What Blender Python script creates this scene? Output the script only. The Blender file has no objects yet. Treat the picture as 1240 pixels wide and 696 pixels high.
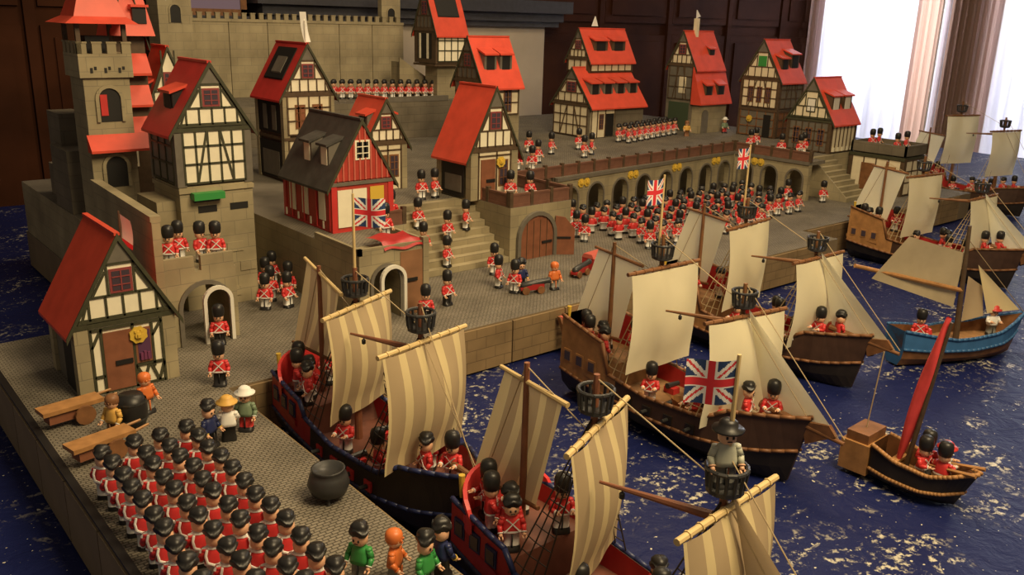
import bpy, bmesh, math, random
from mathutils import Vector, Matrix, noise
random.seed(7)
S = 0.01            # all lengths below are centimetres of the real toy display; S turns them into metres
COL = bpy.context.scene.collection
SC = bpy.context.scene

# ------------------------------------------------------------------ camera
cam_d = bpy.data.cameras.new('camera')
cam = bpy.data.objects.new('camera', cam_d); COL.objects.link(cam)
cam_d.sensor_fit = 'HORIZONTAL'; cam_d.sensor_width = 36.0
cam_d.lens = 36.0 * 1066.0 / 1240.0
cam_d.clip_start = 0.02; cam_d.clip_end = 60
RX = (0.76815924, -0.63967624, 0.02730736)     # camera right
UP = (0.16627169, 0.24049239, 0.95630389)      # camera up
FW = (0.61829209, 0.73005323, -0.2910965)      # camera forward
cam.matrix_world = Matrix(((RX[0], UP[0], -FW[0], 0), (RX[1], UP[1], -FW[1], 0), (RX[2], UP[2], -FW[2], 0.68), (0, 0, 0, 1)))
SC.camera = cam

# ------------------------------------------------------------------ world, lights, exposure
w = bpy.data.worlds.new('room_light'); SC.world = w; w.use_nodes = True
bg = w.node_tree.nodes['Background']
bg.inputs[0].default_value = (1.0, 0.80, 0.58, 1); bg.inputs[1].default_value = 0.16
def area(name, loc, target, size, size_y, power, color):
    d = bpy.data.lights.new(name, 'AREA'); d.shape = 'RECTANGLE'; d.size = size; d.size_y = size_y
    d.energy = power; d.color = color
    o = bpy.data.objects.new(name, d); COL.objects.link(o); o.location = loc
    o.rotation_euler = (Vector(target) - Vector(loc)).to_track_quat('-Z', 'Y').to_euler()
    return o
area('ceiling_lamp_near', (1.1, -0.05, 2.0), (1.2, 1.7, 0.1), 1.0, 1.0, 66, (1.0, 0.76, 0.43))
area('ceiling_lamp_far', (2.2, 1.9, 2.5), (2.0, 2.3, 0.0), 0.9, 0.9, 36, (1.0, 0.76, 0.46))
area('window_daylight', (7.5, 3.2, 1.3), (3.0, 1.6, 0.2), 3.0, 2.6, 300, (0.93, 0.96, 1.0))
SC.view_settings.view_transform = 'Standard'; SC.view_settings.look = 'None'
SC.view_settings.gamma = 1.0; SC.view_settings.exposure = 0.22
SC.view_settings.use_curve_mapping = False

# ------------------------------------------------------------------ materials
MATS = {}
def mat(name, col, rough=0.45, spec=0.4, var=0.0, vscale=40.0, bump=0.0, bscale=200.0, metal=0.0, transl=0.0):
    if name in MATS: return MATS[name]
    m = bpy.data.materials.new(name); m.use_nodes = True
    nt = m.node_tree; b = nt.nodes['Principled BSDF']
    b.inputs['Base Color'].default_value = (*col, 1); b.inputs['Roughness'].default_value = rough
    b.inputs['Metallic'].default_value = metal; b.inputs['Specular IOR Level'].default_value = spec
    tc = nt.nodes.new('ShaderNodeTexCoord')
    if var:
        n = nt.nodes.new('ShaderNodeTexNoise'); n.inputs['Scale'].default_value = vscale; n.inputs['Detail'].default_value = 4
        r = nt.nodes.new('ShaderNodeMapRange'); r.inputs['To Min'].default_value = 1 - var; r.inputs['To Max'].default_value = 1 + var
        r.inputs['From Min'].default_value = 0.3; r.inputs['From Max'].default_value = 0.7
        mx = nt.nodes.new('ShaderNodeVectorMath'); mx.operation = 'SCALE'; mx.inputs[0].default_value = col
        nt.links.new(tc.outputs['Object'], n.inputs['Vector']); nt.links.new(n.outputs['Fac'], r.inputs['Value'])
        nt.links.new(r.outputs['Result'], mx.inputs['Scale']); nt.links.new(mx.outputs[0], b.inputs['Base Color'])
    if bump:
        n2 = nt.nodes.new('ShaderNodeTexNoise'); n2.inputs['Scale'].default_value = bscale; n2.inputs['Detail'].default_value = 3
        bp = nt.nodes.new('ShaderNodeBump'); bp.inputs['Strength'].default_value = bump; bp.inputs['Distance'].default_value = 0.002
        nt.links.new(tc.outputs['Object'], n2.inputs['Vector']); nt.links.new(n2.outputs['Fac'], bp.inputs['Height'])
        nt.links.new(bp.outputs[0], b.inputs['Normal'])
    if transl:
        t = nt.nodes.new('ShaderNodeBsdfTranslucent'); t.inputs[0].default_value = (*col, 1)
        ms = nt.nodes.new('ShaderNodeMixShader'); ms.inputs[0].default_value = transl
        out = nt.nodes['Material Output']
        nt.links.new(b.outputs[0], ms.inputs[1]); nt.links.new(t.outputs[0], ms.inputs[2]); nt.links.new(ms.outputs[0], out.inputs[0])
    MATS[name] = m; return m

def brickmat(name, c1, c2, mortar, bw, bh, vertical, rough=0.7, gap=0.03, bump=0.5, var=0.25, vs=9):
    """moulded stone blocks or paving setts, sized bw x bh cm"""
    m = bpy.data.materials.new(name); m.use_nodes = True
    nt = m.node_tree; b = nt.nodes['Principled BSDF']; b.inputs['Roughness'].default_value = rough
    b.inputs['Specular IOR Level'].default_value = 0.25
    tc = nt.nodes.new('ShaderNodeTexCoord'); br = nt.nodes.new('ShaderNodeTexBrick')
    br.inputs['Color1'].default_value = (*c1, 1); br.inputs['Color2'].default_value = (*c2, 1); br.inputs['Mortar'].default_value = (*mortar, 1)
    br.inputs['Scale'].default_value = 1.0; br.inputs['Brick Width'].default_value = bw * S; br.inputs['Row Height'].default_value = bh * S
    br.inputs['Mortar Size'].default_value = gap * bh * S; br.inputs['Mortar Smooth'].default_value = 0.3
    if vertical:
        sx = nt.nodes.new('ShaderNodeSeparateXYZ'); ad = nt.nodes.new('ShaderNodeMath'); cb = nt.nodes.new('ShaderNodeCombineXYZ')
        nt.links.new(tc.outputs['Object'], sx.inputs[0]); nt.links.new(sx.outputs[0], ad.inputs[0]); nt.links.new(sx.outputs[1], ad.inputs[1])
        nt.links.new(ad.outputs[0], cb.inputs[0]); nt.links.new(sx.outputs[2], cb.inputs[1]); nt.links.new(cb.outputs[0], br.inputs['Vector'])
    else:
        nt.links.new(tc.outputs['Object'], br.inputs['Vector'])
    n = nt.nodes.new('ShaderNodeTexNoise'); n.inputs['Scale'].default_value = vs; n.inputs['Detail'].default_value = 5
    r = nt.nodes.new('ShaderNodeMapRange'); r.inputs['To Min'].default_value = 1 - var; r.inputs['To Max'].default_value = 1 + var
    r.inputs['From Min'].default_value = 0.3; r.inputs['From Max'].default_value = 0.7
    mx = nt.nodes.new('ShaderNodeVectorMath'); mx.operation = 'SCALE'
    nt.links.new(tc.outputs['Object'], n.inputs['Vector']); nt.links.new(n.outputs['Fac'], r.inputs['Value'])
    nt.links.new(br.outputs['Color'], mx.inputs[0]); nt.links.new(r.outputs['Result'], mx.inputs['Scale']); nt.links.new(mx.outputs[0], b.inputs['Base Color'])
    bp = nt.nodes.new('ShaderNodeBump'); bp.inputs['Strength'].default_value = bump; bp.inputs['Distance'].default_value = 0.003; bp.invert = True
    nt.links.new(br.outputs['Fac'], bp.inputs['Height']); nt.links.new(bp.outputs[0], b.inputs['Normal'])
    MATS[name] = m; return m

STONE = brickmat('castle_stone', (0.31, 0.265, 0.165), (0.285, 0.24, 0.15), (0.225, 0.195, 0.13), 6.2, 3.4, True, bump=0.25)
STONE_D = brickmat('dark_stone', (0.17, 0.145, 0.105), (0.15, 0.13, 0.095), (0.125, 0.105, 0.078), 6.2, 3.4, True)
SETTS = brickmat('grey_setts', (0.215, 0.19, 0.15), (0.18, 0.16, 0.125), (0.075, 0.065, 0.05), 1.15, 0.62, False, gap=0.16, bump=0.8)
PANELW = brickmat('brown_block_panel', (0.24, 0.165, 0.085), (0.21, 0.145, 0.075), (0.13, 0.09, 0.05), 5.6, 2.8, True)
SMOOTHW = mat('plain_brown_board', (0.20, 0.15, 0.09), 0.7, var=0.15, vscale=10)
RED = mat('roof_red', (0.60, 0.072, 0.040), 0.42, var=0.10, vscale=25)
CRIM = mat('crimson_and_shaded_roof', (0.52, 0.040, 0.036), 0.42, var=0.10, vscale=25)  # roof red with left-slope shade put into the colour; also plain crimson parts
SLATE = mat('roof_slate', (0.060, 0.056, 0.050), 0.55, var=0.2)
GREYP = mat('grey_plastic', (0.14, 0.125, 0.10), 0.55, var=0.12)
PLAST = mat('cream_plaster', (0.70, 0.62, 0.44), 0.5, var=0.06)
PLASTW = mat('white_plaster', (0.80, 0.75, 0.58), 0.5, var=0.05)
TIMB = mat('brown_timber', (0.085, 0.055, 0.032), 0.5, var=0.2, vscale=60)
TIMBG = mat('dark_green_timber', (0.050, 0.050, 0.028), 0.5, var=0.2, vscale=60)
DOORB = mat('brown_door', (0.22, 0.085, 0.045), 0.45, var=0.15)
REDW = mat('red_wall', (0.40, 0.045, 0.030), 0.5, var=0.1)
DARK = mat('dark_opening', (0.012, 0.011, 0.010), 0.6)
GLASS = mat('window_pane', (0.06, 0.045, 0.06), 0.15, 0.6)
WHITEP = mat('white_plastic_and_lit_pane', (0.72, 0.70, 0.62), 0.4)
REDFR = mat('red_window_frame', (0.24, 0.05, 0.05), 0.45)
YELLOW = mat('yellow_plastic', (0.62, 0.42, 0.06), 0.4)
GREEN = mat('green_plastic', (0.04, 0.26, 0.06), 0.4)
BLACK = mat('black_plastic', (0.016, 0.015, 0.015), 0.4)
COAT = mat('red_coat', (0.58, 0.040, 0.040), 0.38)
PINKC = mat('faded_red_coat', (0.55, 0.12, 0.09), 0.4)
SKIN = mat('toy_skin', (0.72, 0.42, 0.26), 0.4)
BROWN = mat('wood_brown', (0.19, 0.085, 0.035), 0.5, var=0.25, vscale=50)
WOODL = mat('wood_light', (0.36, 0.18, 0.065), 0.5, var=0.22, vscale=50)
DECK = mat('deck_wood', (0.26, 0.14, 0.06), 0.55, var=0.25, vscale=60)
HULLD = mat('hull_black', (0.022, 0.017, 0.014), 0.45, var=0.2)
HULLR = mat('hull_red', (0.36, 0.022, 0.022), 0.42, var=0.12)
HULLB = mat('hull_blue', (0.04, 0.13, 0.30), 0.4, var=0.12)
NAVY = mat('navy_plastic', (0.018, 0.026, 0.09), 0.4)
ROPE = mat('rope', (0.42, 0.32, 0.18), 0.8)
ROPED = mat('tarred_rope', (0.035, 0.025, 0.018), 0.8)
SAILC = mat('sail_cream', (0.93, 0.87, 0.62), 0.8, 0.1, var=0.05, vscale=12, transl=0.45)
SAILT = mat('sail_tan', (0.50, 0.385, 0.235), 0.8, 0.1, var=0.06, vscale=12, transl=0.3)
SAILY = mat('sail_yellow', (0.76, 0.63, 0.35), 0.8, 0.1, var=0.05, vscale=12, transl=0.3)
SPAR = mat('spar_cream', (0.58, 0.43, 0.20), 0.5, var=0.1)
GUN = mat('gunmetal', (0.045, 0.045, 0.045), 0.4, metal=0.3)
FL_R = mat('flag_red', (0.62, 0.030, 0.040), 0.7)
FL_W = mat('flag_white', (0.75, 0.74, 0.70), 0.7)
FL_B = mat('flag_blue', (0.020, 0.045, 0.13), 0.7)

# ------------------------------------------------------------------ mesh helpers
class MB:
    def __init__(s): s.v = []; s.f = []; s.m = []
    def face(s, pts, m=0):
        i = len(s.v); s.v += [tuple(p) for p in pts]; s.f.append(tuple(range(i, i + len(pts)))); s.m.append(m); return s
    def prism(s, pts, e, m=0, msides=None):
        n = len(pts); i = len(s.v); s.v += [tuple(p) for p in pts]
        s.v += [(p[0] + e[0], p[1] + e[1], p[2] + e[2]) for p in pts]
        s.f.append(tuple(range(i, i + n))[::-1]); s.f.append(tuple(range(i + n, i + 2 * n))); s.m += [m, m]
        for k in range(n):
            k2 = (k + 1) % n; s.f.append((i + k, i + k2, i + n + k2, i + n + k)); s.m.append(m if msides is None else msides)
        return s
    def box(s, x0, x1, y0, y1, z0, z1, m=0):
        return s.prism([(x0, y0, z0), (x1, y0, z0), (x1, y1, z0), (x0, y1, z0)], (0, 0, z1 - z0), m)
    def tube(s, p, q, r0, r1=None, n=8, m=0, cap=True):
        r1 = r0 if r1 is None else r1; p = Vector(p); q = Vector(q); d = (q - p).normalized()
        a = d.orthogonal().normalized(); b = d.cross(a); i = len(s.v)
        for c, r in ((p, r0), (q, r1)):
            for k in range(n):
                t = 2 * math.pi * k / n; s.v.append(tuple(c + a * (r * math.cos(t)) + b * (r * math.sin(t))))
        for k in range(n):
            k2 = (k + 1) % n; s.f.append((i + k, i + k2, i + n + k2, i + n + k)); s.m.append(m)
        if cap:
            s.f.append(tuple(range(i, i + n))[::-1]); s.f.append(tuple(range(i + n, i + 2 * n))); s.m += [m, m]
        return s
    def path(s, pts, r, n=6, m=0):
        for a, b in zip(pts[:-1], pts[1:]): s.tube(a, b, r, r, n, m)
        return s
    def rings(s, rings, m=0, close=True):
        """rings: list of equal-length point lists; m int or list per band"""
        n = len(rings[0]); i = len(s.v)
        for r in rings: s.v += [tuple(p) for p in r]
        for k in range(len(rings) - 1):
            mm = m if isinstance(m, int) else m[k]
            for j in range(n if close else n - 1):
                j2 = (j + 1) % n; s.f.append((i + k * n + j, i + k * n + j2, i + (k + 1) * n + j2, i + (k + 1) * n + j)); s.m.append(mm)
        return s
    def lathe(s, prof, n=12, m=0, c=(0, 0, 0), sx=1.0, sy=1.0, caps=True):
        rr = [[(c[0] + r * sx * math.cos(2 * math.pi * k / n), c[1] + r * sy * math.sin(2 * math.pi * k / n), c[2] + z) for k in range(n)] for r, z in prof]
        i = len(s.v); s.rings(rr, m)
        if caps:
            e = i + n * (len(prof) - 1); s.f.append(tuple(range(i, i + n))[::-1]); s.f.append(tuple(range(e, e + n)))
            s.m += [m if isinstance(m, int) else m[0], m if isinstance(m, int) else m[-1]]
        return s
    def grid(s, fn, nu, nv, mf=None):
        i = len(s.v)
        for a in range(nu + 1):
            for b in range(nv + 1): s.v.append(tuple(fn(a / nu, b / nv)))
        for a in range(nu):
            for b in range(nv):
                k = i + a * (nv + 1) + b; s.f.append((k, k + nv + 1, k + nv + 2, k + 1)); s.m.append(mf((a + .5) / nu, (b + .5) / nv) if mf else 0)
        return s
    def mesh(s, name, mats, smooth=False, fix=True):
        me = bpy.data.meshes.new(name); me.from_pydata([(x * S, y * S, z * S) for x, y, z in s.v], [], s.f)
        for mm in (mats if isinstance(mats, (list, tuple)) else [mats]): me.materials.append(mm)
        me.polygons.foreach_set('material_index', s.m)
        if fix:
            b = bmesh.new(); b.from_mesh(me); bmesh.ops.recalc_face_normals(b, faces=b.faces); b.to_mesh(me); b.free()
        if smooth: me.polygons.foreach_set('use_smooth', [True] * len(me.polygons))
        me.update(); return me
    def build(s, name, mats, parent=None, smooth=False, fix=True):
        return link(name, s.mesh(name, mats, smooth, fix), parent)
def link(name, me, parent=None, loc=(0, 0, 0), rotz=0.0):
    o = bpy.data.objects.new(name, me); COL.objects.link(o)
    o.location = (loc[0] * S, loc[1] * S, loc[2] * S); o.rotation_euler = (0, 0, rotz)
    if parent is not None: o.parent = parent
    return o
def tag(o, label, cat, group=None):
    o['label'] = label; o['category'] = cat
    if group: o['group'] = group
    return o
def thing(name, label, cat, loc=(0, 0, 0), deg=0.0, group=None):
    o = bpy.data.objects.new(name, None); COL.objects.link(o); o.empty_display_size = 0.02
    o.location = (loc[0] * S, loc[1] * S, loc[2] * S); o.rotation_euler = (0, 0, math.radians(deg))
    return tag(o, label, cat, group)
def structure(o): o['kind'] = 'structure'; return o
ORD = ['first', 'second', 'third', 'fourth', 'fifth', 'sixth', 'seventh', 'eighth', 'ninth', 'tenth', 'eleventh', 'twelfth', 'thirteenth', 'fourteenth', 'fifteenth', 'sixteenth', 'seventeenth', 'eighteenth', 'nineteenth', 'twentieth']
def arch_pts(s0, s1, z0, spring, n=10):
    """outline of an arched opening from bottom left up and over to bottom right"""
    c = (s0 + s1) / 2; r = (s1 - s0) / 2
    return [(s0, z0)] + [(c - r * math.cos(math.pi * k / n), spring + r * math.sin(math.pi * k / n)) for k in range(n + 1)] + [(s1, z0)]

# ------------------------------------------------------------------ the room
PANEL = mat('dark_panelling', (0.046, 0.015, 0.0065), 0.75, 0.1, var=0.3, vscale=4)
FLOORM = mat('floor_wood', (0.10, 0.05, 0.03), 0.5, var=0.3, vscale=6)
structure(MB().box(-260, 700, -260, 445, -92, -88).build('floor', FLOORM))
wb = structure(MB().box(-260, 700, 438, 445, -88, 250).build('wall_back', PANEL))
x = -250.0
while x < 670:                                   # raised and fielded wainscot panels of the back wall
    MB().box(x, x + 62, 436.2, 438.2, -70, 60).box(x + 5, x + 57, 435, 436.4, -65, 55).build('panel', PANEL, wb)
    MB().box(x, x + 62, 436.2, 438.2, 68, 240).box(x + 5, x + 57, 435, 436.4, 73, 235).build('panel', PANEL, wb)
    MB().box(x + 63.5, x + 68, 435.2, 438.2, -88, 250).build('stile', PANEL, wb)
    x += 69.5
# window wall on the right, with two tall openings
wr = MB()
YW = [(150, 285), (318, 424)]                    # openings along y
for a, b in [(-260, 150), (285, 318), (424, 445)]: wr.box(690, 700, a, b, -88, 250)
for a, b in YW: wr.box(690, 700, a, b, -88, -30); wr.box(690, 700, a, b, 225, 250)
structure(wr.build('wall_right', PANEL))
GL = bpy.data.materials.new('window_glass'); GL.use_nodes = True
_nt = GL.node_tree; _t = _nt.nodes.new('ShaderNodeBsdfTransparent'); _g = _nt.nodes.new('ShaderNodeBsdfGlossy'); _g.inputs['Roughness'].default_value = 0.05
_m = _nt.nodes.new('ShaderNodeMixShader'); _m.inputs[0].default_value = 0.06
_nt.links.new(_t.outputs[0], _m.inputs[1]); _nt.links.new(_g.outputs[0], _m.inputs[2]); _nt.links.new(_m.outputs[0], _nt.nodes['Material Output'].inputs[0])
for k, (a, b) in enumerate(YW):
    wf = MB().box(692, 697, a, a + 5, -30, 225).box(692, 697, b - 5, b, -30, 225).box(692, 697, a, b, -30, -24).box(692, 697, a, b, 219, 225)
    wf.box(693, 696, (a + b) / 2 - 2, (a + b) / 2 + 2, -24, 219)
    wo = structure(wf.build('window_%d' % (k + 1), WHITEP))
    for c, d in ((a + 5, (a + b) / 2 - 2), ((a + b) / 2 + 2, b - 5)): MB().box(694.2, 694.8, c, d, -24, 219).build('pane', GL, wo)
def cloth(name, col, trans, transl):
    m = bpy.data.materials.new(name); m.use_nodes = True; nt = m.node_tree
    b = nt.nodes['Principled BSDF']; b.inputs['Base Color'].default_value = (*col, 1); b.inputs['Roughness'].default_value = 0.9
    tl = nt.nodes.new('ShaderNodeBsdfTranslucent'); tl.inputs[0].default_value = (*col, 1)
    tp = nt.nodes.new('ShaderNodeBsdfTransparent')
    a = nt.nodes.new('ShaderNodeMixShader'); a.inputs[0].default_value = transl
    c = nt.nodes.new('ShaderNodeMixShader'); c.inputs[0].default_value = trans
    nt.links.new(b.outputs[0], a.inputs[1]); nt.links.new(tl.outputs[0], a.inputs[2])
    nt.links.new(a.outputs[0], c.inputs[1]); nt.links.new(tp.outputs[0], c.inputs[2]); nt.links.new(c.outputs[0], nt.nodes['Material Output'].inputs[0])
    return m
SHEER = cloth('sheer_white', (0.78, 0.78, 0.90), 0.03, 0.22)
DRAPE = cloth('drape_rose_brown', (0.50, 0.33, 0.26), 0.02, 0.42)
DRAPEP = cloth('drape_pale_rose', (0.66, 0.47, 0.42), 0.04, 0.4)
def curtain(name, label, y0, y1, x, m, waves, amp):
    L = y1 - y0; ph = random.random() * 6
    def fn(u, v):
        y = y0 + u * L; f = math.sin(u * waves * 6.283 + ph) + 0.4 * math.sin(u * waves * 13.7 + 2 * ph)
        return (x + amp * f * (0.75 + 0.25 * math.cos(v * 3)), y + 0.25 * amp * math.cos(u * waves * 6.283 + ph) * (1 - v), -70 + 310 * v)
    mb = MB(); mb.grid(fn, int(waves * 12) + 8, 6)
    tag(mb.build(name, m, None, True, False), label, 'curtain')
curtain('drape', 'pale rose drape edging the window nearest the dark panelled wall', 419, 432, 682, DRAPEP, 2, 1.3)
curtain('sheer_curtain', 'white sheer curtain glowing behind the small corner house', 339, 423, 686, SHEER, 7, 2.4)
curtain('drape', 'brown rose drape gathered on the right edge of the first window', 320.5, 338.5, 680, DRAPE, 3, 1.8)
curtain('sheer_curtain', 'narrow strip of white sheer curtain between two brown drapes', 311.5, 322, 686, SHEER, 1.5, 1.2)
curtain('drape', 'wide brown rose drape between the two bright windows', 293, 313, 679, DRAPE, 4, 1.8)
curtain('drape', 'pale rose inner drape left of the bright window behind the far ship', 278, 294.5, 681, DRAPEP, 3, 1.4)
curtain('sheer_curtain', 'white sheer curtain behind the masts of the far ship', 186, 279, 686, SHEER, 8, 2.4)
# chimney breast and mantel on the back wall
PALE = mat('pale_stone_breast', (0.50, 0.43, 0.34), 0.7, var=0.08, vscale=6)
MANT = mat('slate_mantel', (0.055, 0.055, 0.065), 0.35, var=0.15)
fp = thing('fireplace', 'pale stone fireplace with a dark slate mantel on the back wall', 'fireplace', (0, 0, -88))
MB().box(322, 376, 420, 434, 0, 155).box(200, 228, 420, 434, 0, 155).box(228, 322, 420, 434, 118, 155).build('surround', PALE, fp)
MB().box(228, 322, 430, 434, 0, 118).build('firebox', BLACK, fp)
MB().box(190, 386, 414, 434, 155, 160).box(186, 390, 410, 434, 160, 167).box(192, 384, 416, 434, 152, 155).build('mantel_shelf', MANT, fp)
MB().box(210, 366, 428, 434, 167, 290).build('overmantel', MANT, fp)
pic = thing('glass_panel', 'pale violet glass panel leaning on the mantel behind the castle wall', 'panel', (142, 419, 66))
PURP = mat('violet_glass', (0.22, 0.18, 0.30), 0.2)
MB().box(-2, 42, -1, 1, 0, 3).box(-2, 42, -1, 1, 37, 40).box(-2, 1, -1, 1, 0, 40).box(39, 42, -1, 1, 0, 40).build('frame', BROWN, pic)
MB().box(1, 39, -.4, .4, 3, 37).build('pane', PURP, pic)
MB().box(-6, 43, -6, 17, -5, 0).build('shelf', MANT, pic)

# ------------------------------------------------------------------ the sea: a dark blue cloth with silver glitter, on a table
tb = thing('display_table', 'long display table hidden under the blue sea cloth', 'table', (0, 0, -88))
MB().box(-70, 640, -60, 406, 72, 76).build('table_top', BROWN, tb)
for px_, py_ in ((-60, -50), (620, -50), (-60, 396), (620, 396), (280, -50), (280, 396)): MB().box(px_ - 4, px_ + 4, py_ - 4, py_ + 4, 0, 72).build('leg', BROWN, tb)
SEA = bpy.data.materials.new('glitter_sea_cloth'); SEA.use_nodes = True
nt = SEA.node_tree; b = nt.nodes['Principled BSDF']; tc = nt.nodes.new('ShaderNodeTexCoord')
def NN(scale, detail=4, rough=0.5, dist=0.0):
    n = nt.nodes.new('ShaderNodeTexNoise'); n.inputs['Scale'].default_value = scale; n.inputs['Detail'].default_value = detail
    n.inputs['Roughness'].default_value = rough; n.inputs['Distortion'].default_value = dist
    nt.links.new(tc.outputs['Object'], n.inputs['Vector']); return n
def RG(src, a, c, lo=0.0, hi=1.0):
    r = nt.nodes.new('ShaderNodeMapRange'); r.inputs['From Min'].default_value = a; r.inputs['From Max'].default_value = c
    r.inputs['To Min'].default_value = lo; r.inputs['To Max'].default_value = hi; nt.links.new(src, r.inputs['Value']); return r.outputs[0]
def MUL(a, c):
    m = nt.nodes.new('ShaderNodeMath'); m.operation = 'MULTIPLY'; nt.links.new(a, m.inputs[0]); nt.links.new(c, m.inputs[1]); return m.outputs[0]
coarse = RG(NN(3.2, 3, 0.55, 0.6).outputs['Fac'], 0.47, 0.60)
streak = RG(NN(11, 5, 0.65, 1.8).outputs['Fac'], 0.51, 0.60)
fleck = RG(NN(70, 3, 0.65).outputs['Fac'], 0.50, 0.60)
tiny = RG(NN(120, 1, 0.5).outputs['Fac'], 0.735, 0.765)
mpn = nt.nodes.new('ShaderNodeMapping'); mpn.inputs['Rotation'].default_value = (0, 0, 0.55); mpn.inputs['Scale'].default_value = (2.2, 16, 1)
nt.links.new(tc.outputs['Object'], mpn.inputs['Vector'])
lin = nt.nodes.new('ShaderNodeTexNoise'); lin.inputs['Scale'].default_value = 1.6; lin.inputs['Detail'].default_value = 4; lin.inputs['Distortion'].default_value = 0.8
nt.links.new(mpn.outputs[0], lin.inputs['Vector'])
addm = nt.nodes.new('ShaderNodeMath'); addm.operation = 'MAXIMUM'; nt.links.new(streak, addm.inputs[0]); nt.links.new(RG(lin.outputs['Fac'], 0.60, 0.66), addm.inputs[1])
mask1 = MUL(MUL(coarse, addm.outputs[0]), fleck)
mxm = nt.nodes.new('ShaderNodeMath'); mxm.operation = 'MAXIMUM'; nt.links.new(mask1, mxm.inputs[0]); nt.links.new(tiny, mxm.inputs[1])
mx = nt.nodes.new('ShaderNodeMix'); mx.data_type = 'RGBA'
mx.inputs[6].default_value = (0.0065, 0.0115, 0.075, 1); mx.inputs[7].default_value = (0.55, 0.52, 0.42, 1)
nt.links.new(mxm.outputs[0], mx.inputs[0]); nt.links.new(mx.outputs[2], b.inputs['Base Color'])
nt.links.new(RG(mxm.outputs[0], 0, 1, 0.55, 0.35), b.inputs['Roughness']); b.inputs['Specular IOR Level'].default_value = 0.22
bp = nt.nodes.new('ShaderNodeBump'); bp.inputs['Strength'].default_value = 0.6; bp.inputs['Distance'].default_value = 0.01
nt.links.new(NN(22, 5, 0.6, 0.5).outputs['Fac'], bp.inputs['Height']); nt.links.new(bp.outputs[0], b.inputs['Normal'])
def sea_fn(u, v):
    x = -70 + 712 * u; y = -62 + 469 * v
    z = 0.55 * noise.noise((x * .06, y * .09, 0)) + 0.35 * noise.noise((x * .21, y * .17, 3))
    return (x, y, -11.0 - 0.5 + z * 0.55)
tag(MB().grid(sea_fn, 250, 180).build('sea_cloth', SEA, None, True, False), 'dark blue cloth sea with silver glitter waves under all the ships', 'cloth')

# ------------------------------------------------------------------ quay, plaza and terraces
def slab(name, label, cat, poly, z0, z1, mtop, mside):
    o = thing(name, label, cat, (0, 0, z0))
    t = MB(); t.prism([(p[0], p[1], 0) for p in poly], (0, 0, z1 - z0), 0)
    me = t.mesh('ground', [mtop, mside], False)
    for p in me.polygons: p.material_index = 0 if p.normal.z > 0.5 else 1
    link('paving', me, o)
    return o
base = slab('harbour_quay', 'grey paved quay and plaza along the front of the toy town', 'quay',
    [(25.7, 30), (58.5, 30), (58.5, 151), (272, 151), (272, 165), (405, 165), (405, 385), (110, 385), (110, 305), (57, 305), (57, 201), (25.7, 201)], -11, 0, SETTS, SMOOTHW)
# block panels clipped along the water front of the plaza and of the quay
pm = MB().box(0.2, 16.8, -0.6, 0, 0.2, 10.6).mesh('wall_panel', PANELW)
for k in range(12): link('wall_panel', pm, base, (60 + 17 * k, 151, 0))
for k in range(7): link('wall_panel', pm, base, (275 + 17 * k, 165, 0))
pm2 = MB().box(-0.5, 0, 0.2, 16.8, 0.2, 10.6).mesh('wall_panel', SMOOTHW)
for k in range(10): link('wall_panel', pm2, base, (25.7, 31 + 17 * k, 0))
pm3 = MB().box(0, 0.5, 0.2, 16.8, 0.2, 10.6).mesh('wall_panel', PANELW)
for k in range(7): link('wall_panel', pm3, base, (58.5, 31 + 17 * k, 0))
MB().box(25.4, 26.6, 30, 201, 11, 11.35).build('kerb', BLACK, base)
# terrace 16 cm up
terr = slab('town_terrace', 'grey paved upper terrace carrying the timbered houses', 'terrace',
    [(57, 190.1), (64.4, 190.1), (64.4, 216.2), (88, 216.2), (88, 240), (97, 240), (97, 176), (115, 176), (115, 190), (124, 190), (124, 212), (160, 212), (160, 190.5), (184, 190.5), (184, 224),
     (206, 233), (321, 244.2), (333.2, 244.2), (333.2, 204), (400, 204), (400, 384), (112, 384), (112, 304), (57.3, 304)], 0.03, 16, SETTS, STONE)
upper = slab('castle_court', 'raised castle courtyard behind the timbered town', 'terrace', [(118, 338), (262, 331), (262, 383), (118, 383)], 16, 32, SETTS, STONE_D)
MB().prism([(206, 333.6, 16), (240, 331.9, 16), (240, 333.2, 16), (206, 334.9, 16)], (0, 0, 2.2)).build('kerb', GREYP, upper)

# arches ------------------------------------------------------------
def bay(w, h, s0, s1, spring, t):
    """wall bay of width w, height h and depth t with an arched opening"""
    pts = [(0, 0)] + arch_pts(s0, s1, 0, spring) + [(w, 0), (w, h), (0, h)]
    return MB().prism([(p[0], 0, p[1]) for p in pts], (0, t, 0))
def archring(s0, s1, spring, wd, t):
    a = arch_pts(s0, s1, 0, spring, 12); c = (s0 + s1) / 2; r = (s1 - s0) / 2
    o = arch_pts(s0 - wd, s1 + wd, 0, spring, 12)
    return MB().prism([(p[0], 0, p[1]) for p in a] + [(p[0], 0, p[1]) for p in o[::-1]], (0, t, 0))
def lion_mesh():
    mb = MB(); n = 16
    mb.prism([((1.5 + 0.2 * (k % 2)) * math.cos(2 * math.pi * k / n), 0, (1.5 + 0.2 * (k % 2)) * math.sin(2 * math.pi * k / n)) for k in range(n)], (0, -0.35, 0))
    mb.prism([(0.72 * math.cos(2 * math.pi * k / 10), -0.35, 0.72 * math.sin(2 * math.pi * k / 10)) for k in range(10)], (0, -0.4, 0))
    mb.box(-0.3, 0.3, -1.05, -0.7, -0.4, 0.25)
    for sx in (-1, 1): mb.box(sx * 0.55 - 0.2, sx * 0.55 + 0.2, -0.6, -0.35, 0.55, 0.95)
    return mb.mesh('lion_badge', YELLOW)
LION = lion_mesh()
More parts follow.
